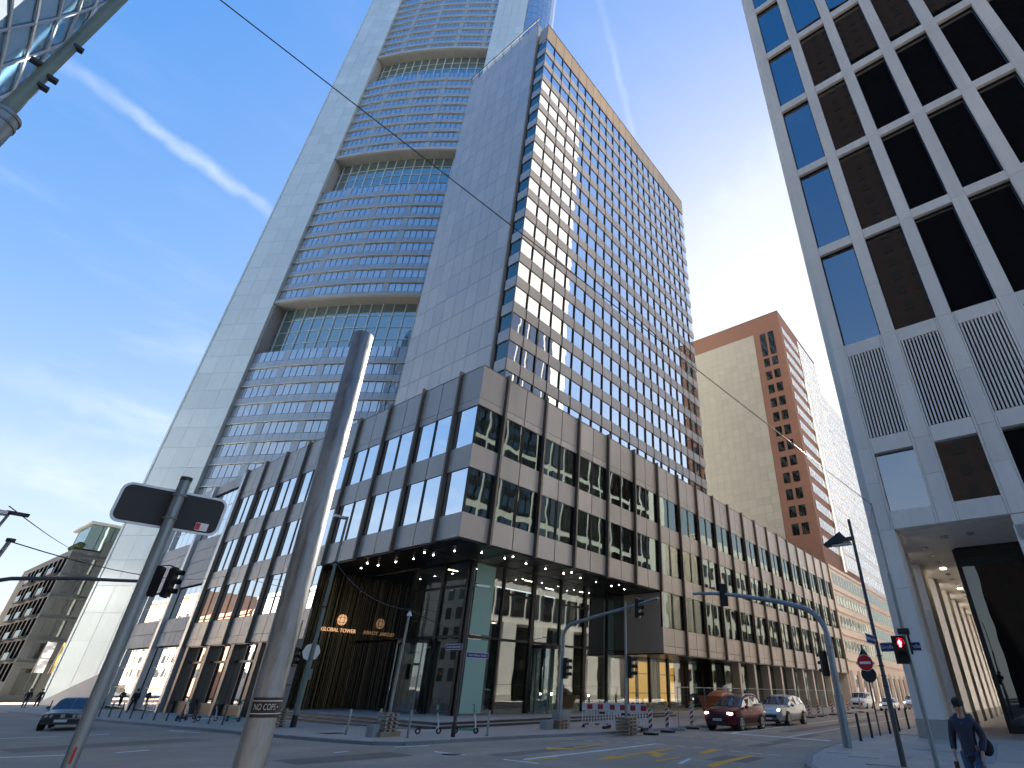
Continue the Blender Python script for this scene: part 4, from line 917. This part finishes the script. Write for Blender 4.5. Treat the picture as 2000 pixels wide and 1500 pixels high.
# ---- arched signal mast, right pavement
P5 = thing('curved_signal_mast', 'blue grey signal mast with a curved arm reaching left over the street', 'traffic light', on(22.8, 6.2, PV))
arc = [(0, 0, -.05), (0, 0, 1.6), (0, 0, 1.62), (0, 0, 3.5)]+[(0, 1.1*(1-math.cos(R(t*10))), 3.5+1.15*math.sin(R(t*10))) for t in range(1, 8)]+[(0, 1.6, 4.86), (0, 3.4, 5.25), (0, 4.6, 5.42), (0, 5.6, 5.48)]
MB().tube(arc, [.15, .15, .125, .115]+[.10]*7+[.09, .08, .07, .05], 14).build('curved_tube', 'galv_blue', P5, True)
head(P5, (-.0, 4.1, 5.32), R(20), 3, sz=.95); head(P5, (.02, .30, 2.62), R(60), 3, sz=.85); MB().tube([(0, 0, 3.1), (0, 0, 3.2)], .13, 14).build('band', 'galv', P5, True); MB().tube([(0, 0, 2.0), (0, 0, 2.12)], .14, 14).build('band', 'galv', P5, True)
# ---- street lamp with name plates, right pavement
P6 = thing('street_lamp', 'dark street lamp with a wedge head and blue street name plates by the white tower', 'lamp', on(17.96, 3.57, PV))
MB().tube([(0, 0, -.05), (0, 0, 2.0), (0, 0, 2.02), (0, 0, 6.45)], [.075, .07, .055, .045], 14).build('pole_tube', 'pole_dark', P6, True)
for z in (2.05, 2.3, 2.55, 1.8): MB().tube([(0, 0, z), (0, 0, z+.03)], .078, 14).build('band', 'dark_metal', P6, True)
lh = MB().add([(-.05, .10, 5.78), (-.35, .85, 5.70), (.2, .85, 5.70), (.2, .1, 5.78), (-.02, .35, 6.12), (.1, .35, 6.12)], [(0, 1, 2, 3), (0, 4, 1), (1, 4, 5, 2), (2, 5, 3), (0, 3, 5, 4)]); lh.build('lamp_head', 'sign_back', P6); MB().box((0, .35, 5.69), (.25, .55, .03)).build('lamp_glass', 'white', P6); MB().box((0, .08, 5.85), (.1, .2, .12)).build('lamp_bracket', 'pole_dark', P6)
name_sign(P6, (-.62, .0, 2.95), 1.0, (1, 0, 0), 'Neue Mainzer Stra\u00dfe'); name_sign(P6, (.0, -.60, 2.78), 1.0, (0, -1, 0), 'Gro\u00dfe Gallusstra\u00dfe')
# ---- pedestrian signal
P7 = thing('pedestrian_signal', 'steel pole with a pedestrian signal showing a red standing figure', 'traffic light', on(17.4, 2.71, PV))
MB().tube([(0, 0, -.05), (0, 0, 4.6), (0, 0, 4.62), (-.05, 0, 6.66)], [.06, .055, .03, .025], 14).build('pole_tube', 'galv_blue', P7, True); head(P7, (-.06, .16, 2.66), R(192), 2, 'man', 1.0); MB().box((-.02, .0, 3.10), (.22, .26, .14)).build('signal_cap_box', 'black', P7); MB().box((.05, -.06, 2.8), (.06, .08, .5)).build('rear_bracket', 'black', P7)
wire('anchor_wire', 'thin wire running from the pedestrian signal pole toward the white tower', (17.35, 2.71, 6.7), (30.1, 4.9, 9.6), .1, .006)
# ---- no-entry sign
P8 = thing('no_entry_sign', 'round red no entry sign with white bar over a dark triangular sign back', 'sign', on(30.69, 6.8, PV))
MB().tube([(0, 0, -.05), (0, 0, 3.75)], .035, 10).build('pole', 'pole_dark', P8, True)
vd = Vector((-.975, -.22, 0)); xs = Vector((.22, -.975, 0))
MB().disc(Vector((0, 0, 2.95))+vd*.06, .36, vd, .02, 28).build('sign_rim', 'white', P8); MB().disc(Vector((0, 0, 2.95))+vd*.072, .335, vd, .02, 28).build('sign_disc', 'sign_red', P8); plate(P8, 'white_bar', Vector((0, 0, 2.95))+vd*.086, .5, .11, xs, 'white', .012)
b = MB(); b.v = [tuple(Vector((0, 0, 3.15))+xs*x+Vector((0, 0, z))+vd*d for d in (-.02, .0) for x, z in ((-.42, -.25), (.42, -.25), (0, .5)))]; b.v = [tuple(p) for p in [Vector((0, 0, 3.15))+xs*x+Vector((0, 0, z))+vd*d for d in (-.02, .02) for x, z in ((-.42, -.25), (.42, -.25), (0, .5))]]; b.f = [(0, 1, 2), (3, 5, 4), (0, 3, 4, 1), (1, 4, 5, 2), (2, 5, 3, 0)]; b.build('triangular_sign', 'sign_back', P8)
MB().disc(Vector((0, 0, 2.45))-xs*-.05+vd*.03, .34, vd, .02, 24).build('lower_round_sign', 'sign_back', P8)
# ---- left street: arm signals, lamps
P9 = thing('left_arm_signal', 'dark signal arm with two back to back heads reaching in over the left street', 'traffic light', on(1.2, 24.0, 0))
MB().tube([(0, 0, 0), (0, 0, 3.4), (.15, 0, 3.95), (.6, 0, 4.35), (1.3, -.1, 4.6), (2.6, -.3, 4.78), (4.3, -.7, 4.9)], [.10, .09, .08, .07, .06, .055, .05], 10).build('arm_tube', 'pole_dark', P9, True)
head(P9, (4.62, -.72, 4.95), R(135), 3); head(P9, (5.0, -.85, 4.95), R(-45), 3); MB().tube([(4.5, -.7, 5.42), (4.8, -.78, 5.5), (5.1, -.85, 5.42)], .02, 6).build('bracket_bow', 'black', P9, True); MB().box((4.35, -.6, 4.55), (.3, .2, .2)).build('junction_box', 'black', P9)
for (x, y, zt, lb) in ((.95, 28, 6.8, 'slim lamp pole with a flat lantern at the left street edge'),):
    Q = thing('flat_lamp_pole', lb, 'lamp', on(x, y, 0)); MB().tube([(0, 0, 0), (1.05, -.05, zt+.35)], [.06, .045], 8).build('pole_tube', 'galv', Q, True); MB().box((1.25, -.05, zt+.40), (.62, .28, .09)).build('lantern', 'sign_back', Q); MB().prism([(.45, -.3), (1.0, -.2), (1.0, .2), (.45, .3)], zt+.3, zt+.42).build('reflector', 'silver', Q)
Q = thing('wire_post', 'leaning pinkish steel post holding a wire at the left street edge', 'pole', on(1.6, 26, 0)); MB().tube([(0, 0, 0), (.62, -.1, 6.0)], .06, 8).build('post_tube', 'galv', Q, True); MB().disc((.63, -.1, 5.97), .12, (0, 0, 1), .1, 10).build('insulator', 'sign_back', Q)
wire('left_wire', 'thin wire running from the leaning left post toward the ribbed building', (2.24, 25.9, 5.55), (19.9, 58, 10.2), .7, .02)
wire('left_wire', 'thin wire running from the flat lamp toward the old stone building', (1.9, 27.95, 7.0), (22, 131, 21), .5, .02)
# ---- construction: barriers, beacons, fence, skip
def barrier(x, y, rz, label):
    o = thing('barrier_fence', label, 'barrier', (x, y, gz(y)+PV), rz); o.scale = (1.15, 1.15, 1.12); L = 2.05
    for i in range(8): MB().box((-L/2+(i+.5)*L/8, 0, .86), (L/8-.004, .045, .24)).build('reflective_block', 'barrier_red' if i % 2 else 'barrier_white', o)
    for z in (.99, .73, .12): MB().box((0, 0, z), (L, .05, .05)).build('rail', 'barrier_white', o)
    for i in range(15): MB().box((-L/2+.04+i*(L-.08)/14, 0, .42), (.05, .035, .62)).build('upright_bar', 'barrier_white', o)
    for i in range(9): MB().box((-L/2+.06+i*(L-.12)/8, 0, 1.04), (.04, .035, .09)).build('peg', 'barrier_white', o)
    for i in range(4): MB().box((-L/2+.25+i*.5, -.028, .12), (.2, .01, .06)).build('reflector', 'barrier_red', o)
    for s in (-1, 1): MB().box((s*(L/2-.1), 0, .05), (.12, .7, .10)).build('foot', 'rubber', o)
    MB().box((0, -.02, .6), (.35, .02, .09)).build('maker_label', 'sign_back', o)
barrier(27.6, 20.4, R(-52), 'red and white barrier panel set at an angle beside the arched signal pole'); barrier(26.6, 18.2, R(-78), 'red and white barrier panel square to the road behind the ballasted signal pole')
def beacon(x, y, label, group=None, base=.0):
    o = thing('warning_beacon', label, 'beacon', on(x, y, base), R(180), group); o.scale = (.86, .86, .86)
    MB().box((0, 0, .05), (.35, .8, .1)).build('rubber_foot', 'rubber', o); MB().box((0, 0, .72), (.03, .27, 1.12)).build('board', 'barrier_white', o)
    for k in range(4):
        z = .26+k*.27; b = MB(); pts = [(-.125, z), (.125, z+.16), (.125, z+.29), (-.125, z+.13)]
        for xx in (.018, -.018): b.quad(*[(xx, y_, min(z_, 1.27)) for y_, z_ in pts])
        b.build('red_stripe', 'barrier_red', o)
    MB().tube([(0, 0, 1.28), (0, 0, 1.36)], .05, 8).build('lamp_socket', 'scooter_green' if group is None else 'black', o); MB().disc((0, 0, 1.46), .10, (1, 0, 0), .08, 14).build('amber_lamp', 'amber', o)
beacon(25.4, 15.9, 'red and white warning beacon with an amber lamp standing beside the ballasted signal pole'); beacon(27.5, 16.2, 'red and white warning beacon beside the first mesh fence post')
for x, y in ((51.5, 16.6), (55.0, 16.9), (60.0, 17.1), (66, 17.2), (71.5, 17.3)): beacon(x, y, 'red and white warning beacon with an amber lamp along the building site fence', 'beacons along the site fence')
beacon(30.9, 16.6, 'warning beacon with amber lamp half hidden by the dark red car', None)
def fence(x0, y0, x1, y1, label):
    o = thing('mesh_fence_panel', label, 'fence', on((x0+x1)/2, (y0+y1)/2, .02), math.atan2(y1-y0, x1-x0), 'mesh fence panels round the building site'); L = math.hypot(x1-x0, y1-y0)
    for s in (-1, 1): MB().tube([(s*L/2, 0, 0), (s*L/2, 0, 2.0)], .021, 8).build('fence_post', 'galv', o, True); MB().box((s*L/2, 0, .05), (.3, .7, .12)).build('concrete_foot', 'concrete', o)
    for z in (2.0, .2): MB().tube([(-L/2, 0, z), (L/2, 0, z)], .02, 8).build('fence_rail', 'galv', o, True)
    b = MB()
    for i in range(int(L/.25)): b.tube([(-L/2+i*.25, 0, .2), (-L/2+i*.25, 0, 2.0)], .0022, 3, False)
    for i in range(8): b.tube([(-L/2, 0, .3+i*.22), (L/2, 0, .3+i*.22)], .0022, 3, False)
    tag(b.build('wire_mesh', 'galv', o), kind='stuff')
fx = [29.2+3.45*i for i in range(11)]
for a, c in zip(fx, fx[1:]): fence(a+.03, 16.5+(a-29)*.02, c-.03, 16.5+(c-29)*.02, 'galvanised mesh fence panel along the building site')
for (x, y) in ((27.3, 19.6), (30.2, 19.8)): pass
SK = thing('orange_skip', 'rust orange rubbish skip behind the mesh fence', 'skip', on(44.5, 21.2, PV))
MB().add([(-1.2, -.9, .1), (1.2, -.9, .1), (1.2, .9, .1), (-1.2, .9, .1), (-2.0, -.95, 1.45), (2.0, -.95, 1.45), (2.0, .95, 1.45), (-2.0, .95, 1.45)], [(3, 2, 1, 0), (0, 1, 5, 4), (1, 2, 6, 5), (2, 3, 7, 6), (3, 0, 4, 7)]).build('tub', 'orange_skip', SK)
MB().box((0, -.97, 1.42), (4.1, .1, .1)).box((0, .97, 1.42), (4.1, .1, .1)).build('rim', 'orange_skip', SK)
for s in (-.6, 0, .6): MB().box((s, -.96, .75), (.08, .08, 1.2)).build('stiffener', 'orange_skip', SK)
MB().sphere((0, 0, 1.35), 1., 14, 7, (1.7, .85, .55)).build('rubble', 'orange_skip', SK); MB().sphere((.7, -.2, 1.9), .35, 8, 5).build('white_sack', 'white', SK)
# ---- cars
def ring(w, zb, zbelt, wb, zr, wr):
    h = zbelt-zb
    half = [(0, zb), (w*.80, zb), (w*.95, zb+.10*h), (w, zb+.32*h), (w*1.0, zb+.62*h), (wb, zbelt), (wr+.03, zr-.09*(zr-zbelt)-.02), (wr*.82, zr), (0, zr+.015)]
    return half+[(-y, z) for y, z in half[-2:0:-1]]
def car(name, label, x, y, rz, st, paint, wheels, wr_, glass_rng, plate_txt=None, lights=True, group=None, rails=False, soft=None, base=0.):
    C_ = thing(name, label, 'car' if 'van' not in name else 'van', on(x, y, base), rz, group)
    rings = [ring(*s[1:]) for s in st]; n = len(rings[0])
    vs = [(-s[0], p[0], p[1]) for s, rg_ in zip(st, rings) for p in rg_]
    body = MB(); gl = {'windscreen': MB(), 'side_window': MB(), 'rear_window': MB(), 'side_window_off': MB()}
    body.v = list(vs)
    for i in range(len(st)-1):
        for j in range(n):
            f = (i*n+j, i*n+(j+1) % n, (i+1)*n+(j+1) % n, (i+1)*n+j); k = j if j < 8 else n-1-j
            body.f.append(f)
            g = None
            if i == glass_rng[0] and k in (6, 7): g = 'windscreen'
            if i == glass_rng[2] and k in (6, 7): g = 'rear_window'
            if glass_rng[0] <= i < glass_rng[1] and k == 5: g = 'side_window' if j < 8 else 'side_window_off'
            if g:
                q = [Vector(vs[t]) for t in f]; c = sum(q, Vector())/4; nn = (q[1]-q[0]).cross(q[3]-q[0]); nn = nn.normalized() if nn.length > 1e-6 else Vector((0, 0, 1))
                if nn.dot(c-Vector((c.x, 0, .8))) < 0: nn = -nn
                gl[g].quad(*[c+(p-c)*(.90 if k == 5 else .94)+nn*.012 for p in q])
    body.f.append(tuple(range(n-1, -1, -1))); body.f.append(tuple((len(st)-1)*n+j for j in range(n)))
    bo = body.build('body', paint, C_, True)
    for g, mb in gl.items():
        if mb.f: mb.build(g.replace('_off', ''), 'car_glass', C_)
    wmax = max(s[1] for s in st)
    for wx in wheels:
        for s in (-1, 1):
            yy = s*(wmax-.11)
            ar = MB(); ar.disc((-wx, s*(wmax-.03), wr_+.01), wr_+.07, (0, 1, 0), .09, 24); ar.build('wheel_arch', 'trim', C_)
            T_ = MB().disc((-wx, yy+s*.03, wr_), wr_, (0, 1, 0), .24, 26).build('wheel', 'rubber', C_)
            rb_ = MB().disc((-wx, yy+s*.155, wr_), wr_*.66, (0, 1, 0), .014, 22); rb_.build('rim_dark', 'trim', T_)
            sp_ = MB()
            for k in range(5):
                a = R(k*72+15); M_ = Matrix.Rotation(a, 3, 'Y'); sp_.box(Vector((-wx, yy+s*.166, wr_))+M_ @ Vector((wr_*.33, 0, 0)), (wr_*.62, .02, wr_*.20), 0, M_)
            sp_.tube([(-wx+wr_*.66*math.cos(R(t*15)), yy+s*.166, wr_+wr_*.66*math.sin(R(t*15))) for t in range(25)], .016, 5); sp_.build('rim', 'rim', T_)
    return C_, wmax
def bits(C_, lst):
    for nm, mt, c, d in lst: MB().box(c, d).build(nm, mt, C_)
SUV = [(0, .62, .40, .72, .60, .76, .48), (.10, .80, .26, .86, .76, .90, .60), (.45, .90, .22, .97, .86, 1.02, .68), (1.15, .92, .22, 1.05, .88, 1.11, .74), (1.95, .92, .22, 1.08, .89, 1.58, .66), (2.6, .92, .22, 1.10, .89, 1.68, .67), (3.4, .92, .22, 1.13, .88, 1.65, .65), (4.0, .91, .24, 1.16, .86, 1.55, .62), (4.35, .86, .30, 1.10, .80, 1.18, .62), (4.5, .74, .42, .95, .68, .99, .5)]
def headlights(C_, z, y, x, w, h, lit=True):
    for s in (-1, 1):
        MB().sphere((x, s*y, z), 1, 10, 6, (.16, w/2, h/2)).build('headlight', 'headlamp' if lit else 'rim', C_, True)
rc, wm_ = car('red_car', 'dark red compact suv with lit headlights waiting at the stop line', 30.35, 14.75, R(180-2), SUV, 'car_red', (.92, 3.58), .35, (3, 7, 7), base=.005)
headlights(rc, .80, .66, -.16, .36, .15); bits(rc, [('grille', 'trim', (-.03, 0, .62), (.12, .95, .20)), ('lower_grille', 'trim', (-.06, 0, .34), (.16, 1.25, .16)), ('number_plate', 'plate', (.035, 0, .52), (.02, .52, .11)), ('upper_grille_bar', 'trim', (-.05, 0, .76), (.10, .70, .06))])
text_obj('MKK SE 38', .085, 'black', rc, face_M((.048, 0, .52), (0, 1, 0)), 'plate_lettering', .001)
for s in (-1, 1):
    MB().tube([(-1.9, s*.64, 1.60), (-2.3, s*.66, 1.72), (-3.3, s*.64, 1.71), (-3.85, s*.60, 1.60)], .022, 6).build('roof_rail', 'silver', rc, True); MB().sphere((-1.55, s*1.02, 1.10), 1, 8, 6, (.09, .13, .09)).build('wing_mirror', 'car_red', rc, True)
    bits(rc, [('sill', 'trim', (-2.2, s*.90, .26), (2.1, .06, .14))]); MB().box((-2.35, s*.925, .90), (.18, .02, .03)).build('door_handle', 'rim', rc); MB().box((-3.25, s*.92, .92), (.18, .02, .03)).build('door_handle', 'rim', rc)
ss, _ = car('silver_suv', 'silver blue suv with lit headlights waiting behind the dark red car', 37.2, 14.6, R(180-1), [(a*1.04, b_*1.03, c_, d_*1.0, e_*1.03, f_, g_*1.03) for a, b_, c_, d_, e_, f_, g_ in SUV], 'car_silver', (.95, 3.75), .37, (3, 7, 7), base=.005)
headlights(ss, .82, .66, -.2, .30, .2); bits(ss, [('grille', 'trim', (-.02, 0, .52), (.12, 1.1, .16)), ('lower_grille', 'trim', (-.08, 0, .30), (.18, 1.3, .12)), ('number_plate', 'plate', (.04, 0, .40), (.02, .52, .11))])
for s in (-1, 1): MB().sphere((-1.6, s*1.06, 1.12), 1, 8, 6, (.10, .14, .10)).build('wing_mirror', 'car_silver', ss, True); MB().box((-2.4, s*.955, .92), (.18, .02, .03)).build('door_handle', 'rim', ss)
SED = [(0, .70, .36, .62, .66, .66, .5), (.06, .80, .26, .70, .76, .74, .6), (.5, .83, .22, .76, .80, .80, .66), (1.25, .83, .22, .82, .80, .87, .70), (1.85, .83, .22, .84, .80, 1.34, .58), (2.4, .83, .22, .85, .80, 1.38, .58), (3.0, .83, .22, .86, .80, 1.33, .56), (3.55, .83, .24, .86, .79, .92, .66), (4.2, .80, .30, .84, .76, .88, .6), (4.33, .74, .40, .76, .68, .78, .5)]
lc, _ = car('silver_sedan', 'older pale blue silver two-door car with paired round headlights turning at the junction', 8.55, 39.9, R(180+70), SED, 'car_blue', (.8, 3.4), .31, (3, 6, 6), base=.005)
bits(lc, [('grille', 'trim', (-.0, 0, .61), (.06, 1.35, .15)), ('bumper', 'trim', (.03, 0, .42), (.16, 1.55, .14)), ('number_plate', 'plate', (.12, 0, .42), (.02, .5, .11)), ('kidney_grille', 'rim', (.035, 0, .62), (.02, .16, .14))])
for s in (-1, 1):
    for y_ in (.44, .62): MB().disc((.035, s*y_, .62), .07, (1, 0, 0), .03, 14).build('headlight', 'rim', lc)
    MB().sphere((-1.5, s*.93, .93), 1, 8, 6, (.07, .10, .06)).build('wing_mirror', 'trim', lc, True)
VAN = [(0, .78, .40, .80, .74, .84, .6), (.08, .92, .26, .98, .86, 1.02, .74), (.7, .97, .22, 1.15, .92, 1.20, .80), (1.0, .97, .22, 1.2, .93, 1.3, .84), (1.75, .97, .22, 1.22, .94, 1.90, .80), (2.5, .97, .22, 1.22, .94, 1.97, .80), (4.0, .97, .22, 1.22, .94, 1.97, .80), (4.8, .97, .24, 1.22, .94, 1.93, .80), (4.97, .92, .3, 1.2, .9, 1.75, .72)]
vn, _ = car('white_van', 'white passenger van parked far along the street before the pink block', 84.0, 20.6, R(180), VAN, 'car_white', (.95, 3.9), .34, (3, 7, 7), base=.01)
headlights(vn, .86, .72, -.12, .3, .2, False); bits(vn, [('grille', 'trim', (-.01, 0, .66), (.1, 1.2, .26)), ('number_plate', 'plate', (.06, 0, .45), (.02, .5, .11))])
f1, _ = car('white_car', 'white car far along the street behind the bollards', 80.0, 16.4, R(180), SED, 'car_white', (.8, 3.4), .31, (3, 6, 6), base=.01); headlights(f1, .62, .58, -.08, .25, .12, True); bits(f1, [('grille', 'trim', (0, 0, .55), (.06, .8, .12)), ('number_plate', 'plate', (.05, 0, .42), (.02, .5, .11))])
f2, _ = car('far_grey_car', 'pale grey car queued behind the white car', 89.0, 15.2, R(180), SUV, 'car_silver', (.92, 3.58), .35, (3, 7, 7), base=.01); headlights(f2, .8, .66, -.16, .3, .15, True); bits(f2, [('grille', 'trim', (0, 0, .55), (.06, .8, .12))])
# ---- e-scooters
def scooter(x, y, rz, body, label, lean=0., lying=False):
    o = thing('electric_scooter', label, 'scooter', on(x, y, PV), rz)
    if lying: o.rotation_euler = (R(80), 0, rz)
    for wx in (0, -.92):
        w_ = MB().disc((wx, 0, .12), .12, (0, 1, 0), .06, 18).build('wheel', 'rubber', o); MB().disc((wx, 0, .12), .06, (0, 1, 0), .07, 12).build('hub', 'rim', w_)
    MB().box((-.47, 0, .15), (.66, .15, .07)).build('deck', body, o); MB().box((-.47, 0, .19), (.60, .14, .012)).build('deck_mat', 'rubber', o)
    MB().tube([(-.02, 0, .14), (-.06, 0, .45), (-.16, 0, .80)], [.035, .034, .03], 8).build('stem', 'scooter_white' if body != 'scooter_red' else body, o, True); MB().tube([(-.16, 0, .80), (-.22, 0, 1.12)], .022, 8).build('upper_stem', 'black', o, True)
    MB().tube([(-.13, 0, .13), (-.06, 0, .34)], .028, 8).build('neck_brace', body, o, True); MB().tube([(-.24, -.25, 1.13), (-.21, 0, 1.15), (-.24, .25, 1.13)], .017, 8).build('handlebar', 'black', o, True)
    MB().box((-.19, 0, 1.02), (.07, .10, .17)).build('head_unit', 'scooter_green' if body != 'scooter_red' else 'black', o)
    MB().tube([(-.80, 0, .2), (-.88, 0, .28), (-1.0, 0, .27)], .035, 6).build('rear_mudguard', 'black', o, True)
scooter(18.2, 22.7, R(-28), 'scooter_white', 'white and green electric scooter left of the street name pole'); scooter(19.35, 21.5, R(-48), 'scooter_green', 'green decked electric scooter right of the street name pole')
scooter(17.0, 47.2, R(-60), 'scooter_red', 'reddish electric scooter parked by the dark shop window'); scooter(16.6, 42.6, R(-20), 'scooter_white', 'white electric scooter parked by the kerb bollards', 0); scooter(17.2, 40.8, R(-70), 'scooter_green', 'dark green electric scooter parked beside the white one by the shop windows'); scooter(15.8, 45.0, R(40), 'black', 'black electric scooter leaning by the kerb bollards')
# ---- people: skinned figures
def skin(name, mt, parent, verts, edges, radii, sub=2):
    me = bpy.data.meshes.new(name); me.from_pydata(verts, edges, []); me.materials.append(MATS[mt]); o = bpy.data.objects.new(name, me); COL.objects.link(o); o.parent = parent
    mo = o.modifiers.new('skin', 'SKIN'); mo.use_smooth_shade = True
    if not me.skin_vertices: 
        bm = bmesh.new(); bm.from_mesh(me); bm.verts.layers.skin.verify(); bm.to_mesh(me); bm.free()
    for i, r in enumerate(radii): me.skin_vertices[0].data[i].radius = (r if isinstance(r, tuple) else (r, r)); me.skin_vertices[0].data[i].use_root = (i == 0)
    s = o.modifiers.new('sub', 'SUBSURF'); s.levels = sub; s.render_levels = sub; return o
def person(x, y, rz, label, jacket, trousers, base=PV, s=1., stride=.12, cap=True, bag=False, arms=((.10, -.06), (.12, .04)), phone=False, detail=True):
    # local frame: +X is where the figure faces, +Y its left
    o = thing('person', label, 'person', on(x, y, base), rz); o.scale = (s, s, s)
    hip, kn, an = .92, .50, .08
    V = [(0, 0, hip+.02), (0, 0, 1.12), (.01, 0, 1.32), (.0, 0, 1.46), (.02, 0, 1.56), (.03, 0, 1.65), (.03, 0, 1.74)]; Rr = [(.15, .12), (.145, .11), (.16, .115), (.07, .07), (.055, .055), (.085, .075), (.07, .07)]; E_ = [(i, i+1) for i in range(6)]
    for sgn, st_ in ((1, stride), (-1, -stride)):
        b_ = len(V); V += [(0, sgn*.10, hip-.06), (st_*.6+.03, sgn*.11, kn), (st_, sgn*.11, an), (st_+.15, sgn*.12, .04)]; Rr += [.09, .058, .045, .04]; E_ += [(0, b_), (b_, b_+1), (b_+1, b_+2), (b_+2, b_+3)]
    AR = []
    for sgn, (fx_, out) in ((1, arms[0]), (-1, arms[1])):
        b_ = len(V); pts = [(0, sgn*.19, 1.42), (-.03, sgn*(.25+abs(out)*.3), 1.15), (fx_, sgn*(.24+out*.4), .93), (fx_+.03, sgn*(.235+out*.4), .86)]; V += pts; Rr += [.058, .044, .034, .033]; E_ += [(2, b_), (b_, b_+1), (b_+1, b_+2), (b_+2, b_+3)]; AR.append(pts)
        h = b_+3; px_, py_, pz_ = pts[3]
        for k, (dx, dy, ln) in enumerate(((.03, 0, .085), (.012, 0, .092), (-.008, 0, .086), (-.026, 0, .07))):
            q = len(V); V += [(px_+dx, py_, pz_-.045), (px_+dx+.012, py_-sgn*.012, pz_-.045-ln)]; Rr += [.0095, .0085]; E_ += [(h, q), (q, q+1)]
        q = len(V); V += [(px_+.05, py_-sgn*.012, pz_-.04), (px_+.062, py_-sgn*.02, pz_-.075)]; Rr += [.011, .009]; E_ += [(h, q), (q, q+1)]
    skin('body', 'skin', o, V, E_, Rr)
    JV = [(0, 0, .74), (0, 0, 1.0), (.01, 0, 1.25), (.0, 0, 1.41), (.0, 0, 1.50)]; JR = [(.185, .15), (.185, .15), (.195, .145), (.15, .12), (.10, .095)]; JE = [(i, i+1) for i in range(4)]
    for k, sgn in ((0, 1), (1, -1)):
        b_ = len(JV); p = AR[k]; JV += [p[0], p[1], p[2]]; JR += [.085, .07, .055]; JE += [(3, b_), (b_, b_+1), (b_+1, b_+2)]
    skin('jacket', jacket, o, JV, JE, JR)
    TV = [(0, 0, 1.05)]; TR = [(.17, .14)]; TE = []
    for sgn, st_ in ((1, stride), (-1, -stride)):
        b_ = len(TV); TV += [(0, sgn*.10, .84), (st_*.6+.03, sgn*.11, kn), (st_, sgn*.11, .10)]; TR += [.105, .082, .07]; TE += [(0, b_), (b_, b_+1), (b_+1, b_+2)]
        MB().sphere((st_+.07, sgn*.115, .05), 1, 10, 6, (.15, .055, .055)).build('shoe', 'shoe', o, True)
    skin('trousers', trousers, o, TV, TE, TR)
    if cap:
        MB().sphere((.02, 0, 1.735), .115, 16, 8, (1.02, .9, .82)).build('cap', 'hair', o, True); MB().prism([(.10, -.08), (.20, -.055), (.215, 0), (.20, .055), (.10, .08)], 1.70, 1.715).build('cap_peak', 'hair', o)
    else: MB().sphere((.0, 0, 1.72), .112, 14, 8, (1, .9, .9)).build('hair', 'hair', o, True)
    if detail:
        for sgn in (1, -1): MB().sphere((.108, sgn*.034, 1.665), .016, 8, 6, (.7, 1.5, .8)).build('eye', 'cloth_dark', o, True); MB().sphere((.02, sgn*.088, 1.65), .028, 8, 6, (.7, .4, 1)).build('ear', 'skin', o, True)
        MB().sphere((.122, 0, 1.635), .018, 8, 6, (1, .8, 1.4)).build('nose', 'skin', o, True); MB().box((.105, 0, 1.598), (.02, .05, .010)).build('mouth', 'sign_red', o); MB().box((.10, 0, 1.685), (.02, .10, .014)).build('eyebrow', 'hair', o)
    return o
p_ = person(12.2, 1.34, R(172), 'man in a navy hooded jacket, dark cap and blue jeans walking past the arcade', 'navy', 'jeans', PV, .87, .16)
hv = [(-.10, .12, 1.46), (-.15, 0, 1.44), (-.10, -.12, 1.46), (.0, -.13, 1.44), (.06, -.09, 1.40)]; MB().tube([(.08, .09, 1.40), (.02, .13, 1.45), (-.10, .12, 1.49), (-.15, 0, 1.47), (-.10, -.12, 1.49), (.02, -.13, 1.45), (.08, -.09, 1.40)], [.03, .045, .06, .065, .06, .045, .03], 8).build('hood', 'navy', p_, True)
MB().tube([(.165, 0, .88), (.155, 0, 1.15), (.14, 0, 1.40)], .006, 6).build('zip', 'cloth_grey', p_, True)
SB = thing('shoulder_bag', 'dark bag hanging behind the man in the navy jacket', 'bag', on(12.25, 1.06, PV)); SB.scale = (.87,)*3; MB().sphere((.05, .06, 1.0), 1, 12, 8, (.06, .12, .15)).build('bag_body', 'cloth_dark', SB, True); MB().tube([(.05, .05, 1.15), (.0, .2, 1.38), (-.0, .34, 1.47)], .012, 6).build('strap', 'cloth_dark', SB, True)
PH = MB().box((0, 0, 0), (.012, .07, .14)).build('mobile_phone', 'black'); PH.location = (12.06, 1.58, gz(2)+PV+.60); tag(PH, 'black phone held low in the hand of the man in the navy jacket', 'phone')
person(18.2, 64.6, R(100), 'person in a dark coat walking past the annex doors', 'cloth_dark', 'cloth_dark', PV, 1.0, .22, False, detail=False)
person(15.0, 86.5, R(-100), 'person in a dark top and light trousers walking by the ramp wall', 'cloth_dark', 'cloth_grey', PV, 1.0, .2, False, detail=False); person(16.6, 90.0, R(-95), 'person in a black jacket following along the ramp wall', 'cloth_dark', 'cloth_dark', PV, 1.0, .2, False, detail=False)

NBk = thing('south_row_block', 'stone office row beyond the far end of the white tower arcade', 'building', (96, 3.5, gz(3)))
MB().box((165, -12, 14), (138, 31, 30)).build('wall', 'pink_stone', NBk, world=True)
pieces(NBk, 'window', 'black_glass', [((98+i*3.2, 3.52, 4+k*3.6), (1.6, .12, 2.1)) for k in range(7) for i in range(40)], 280)
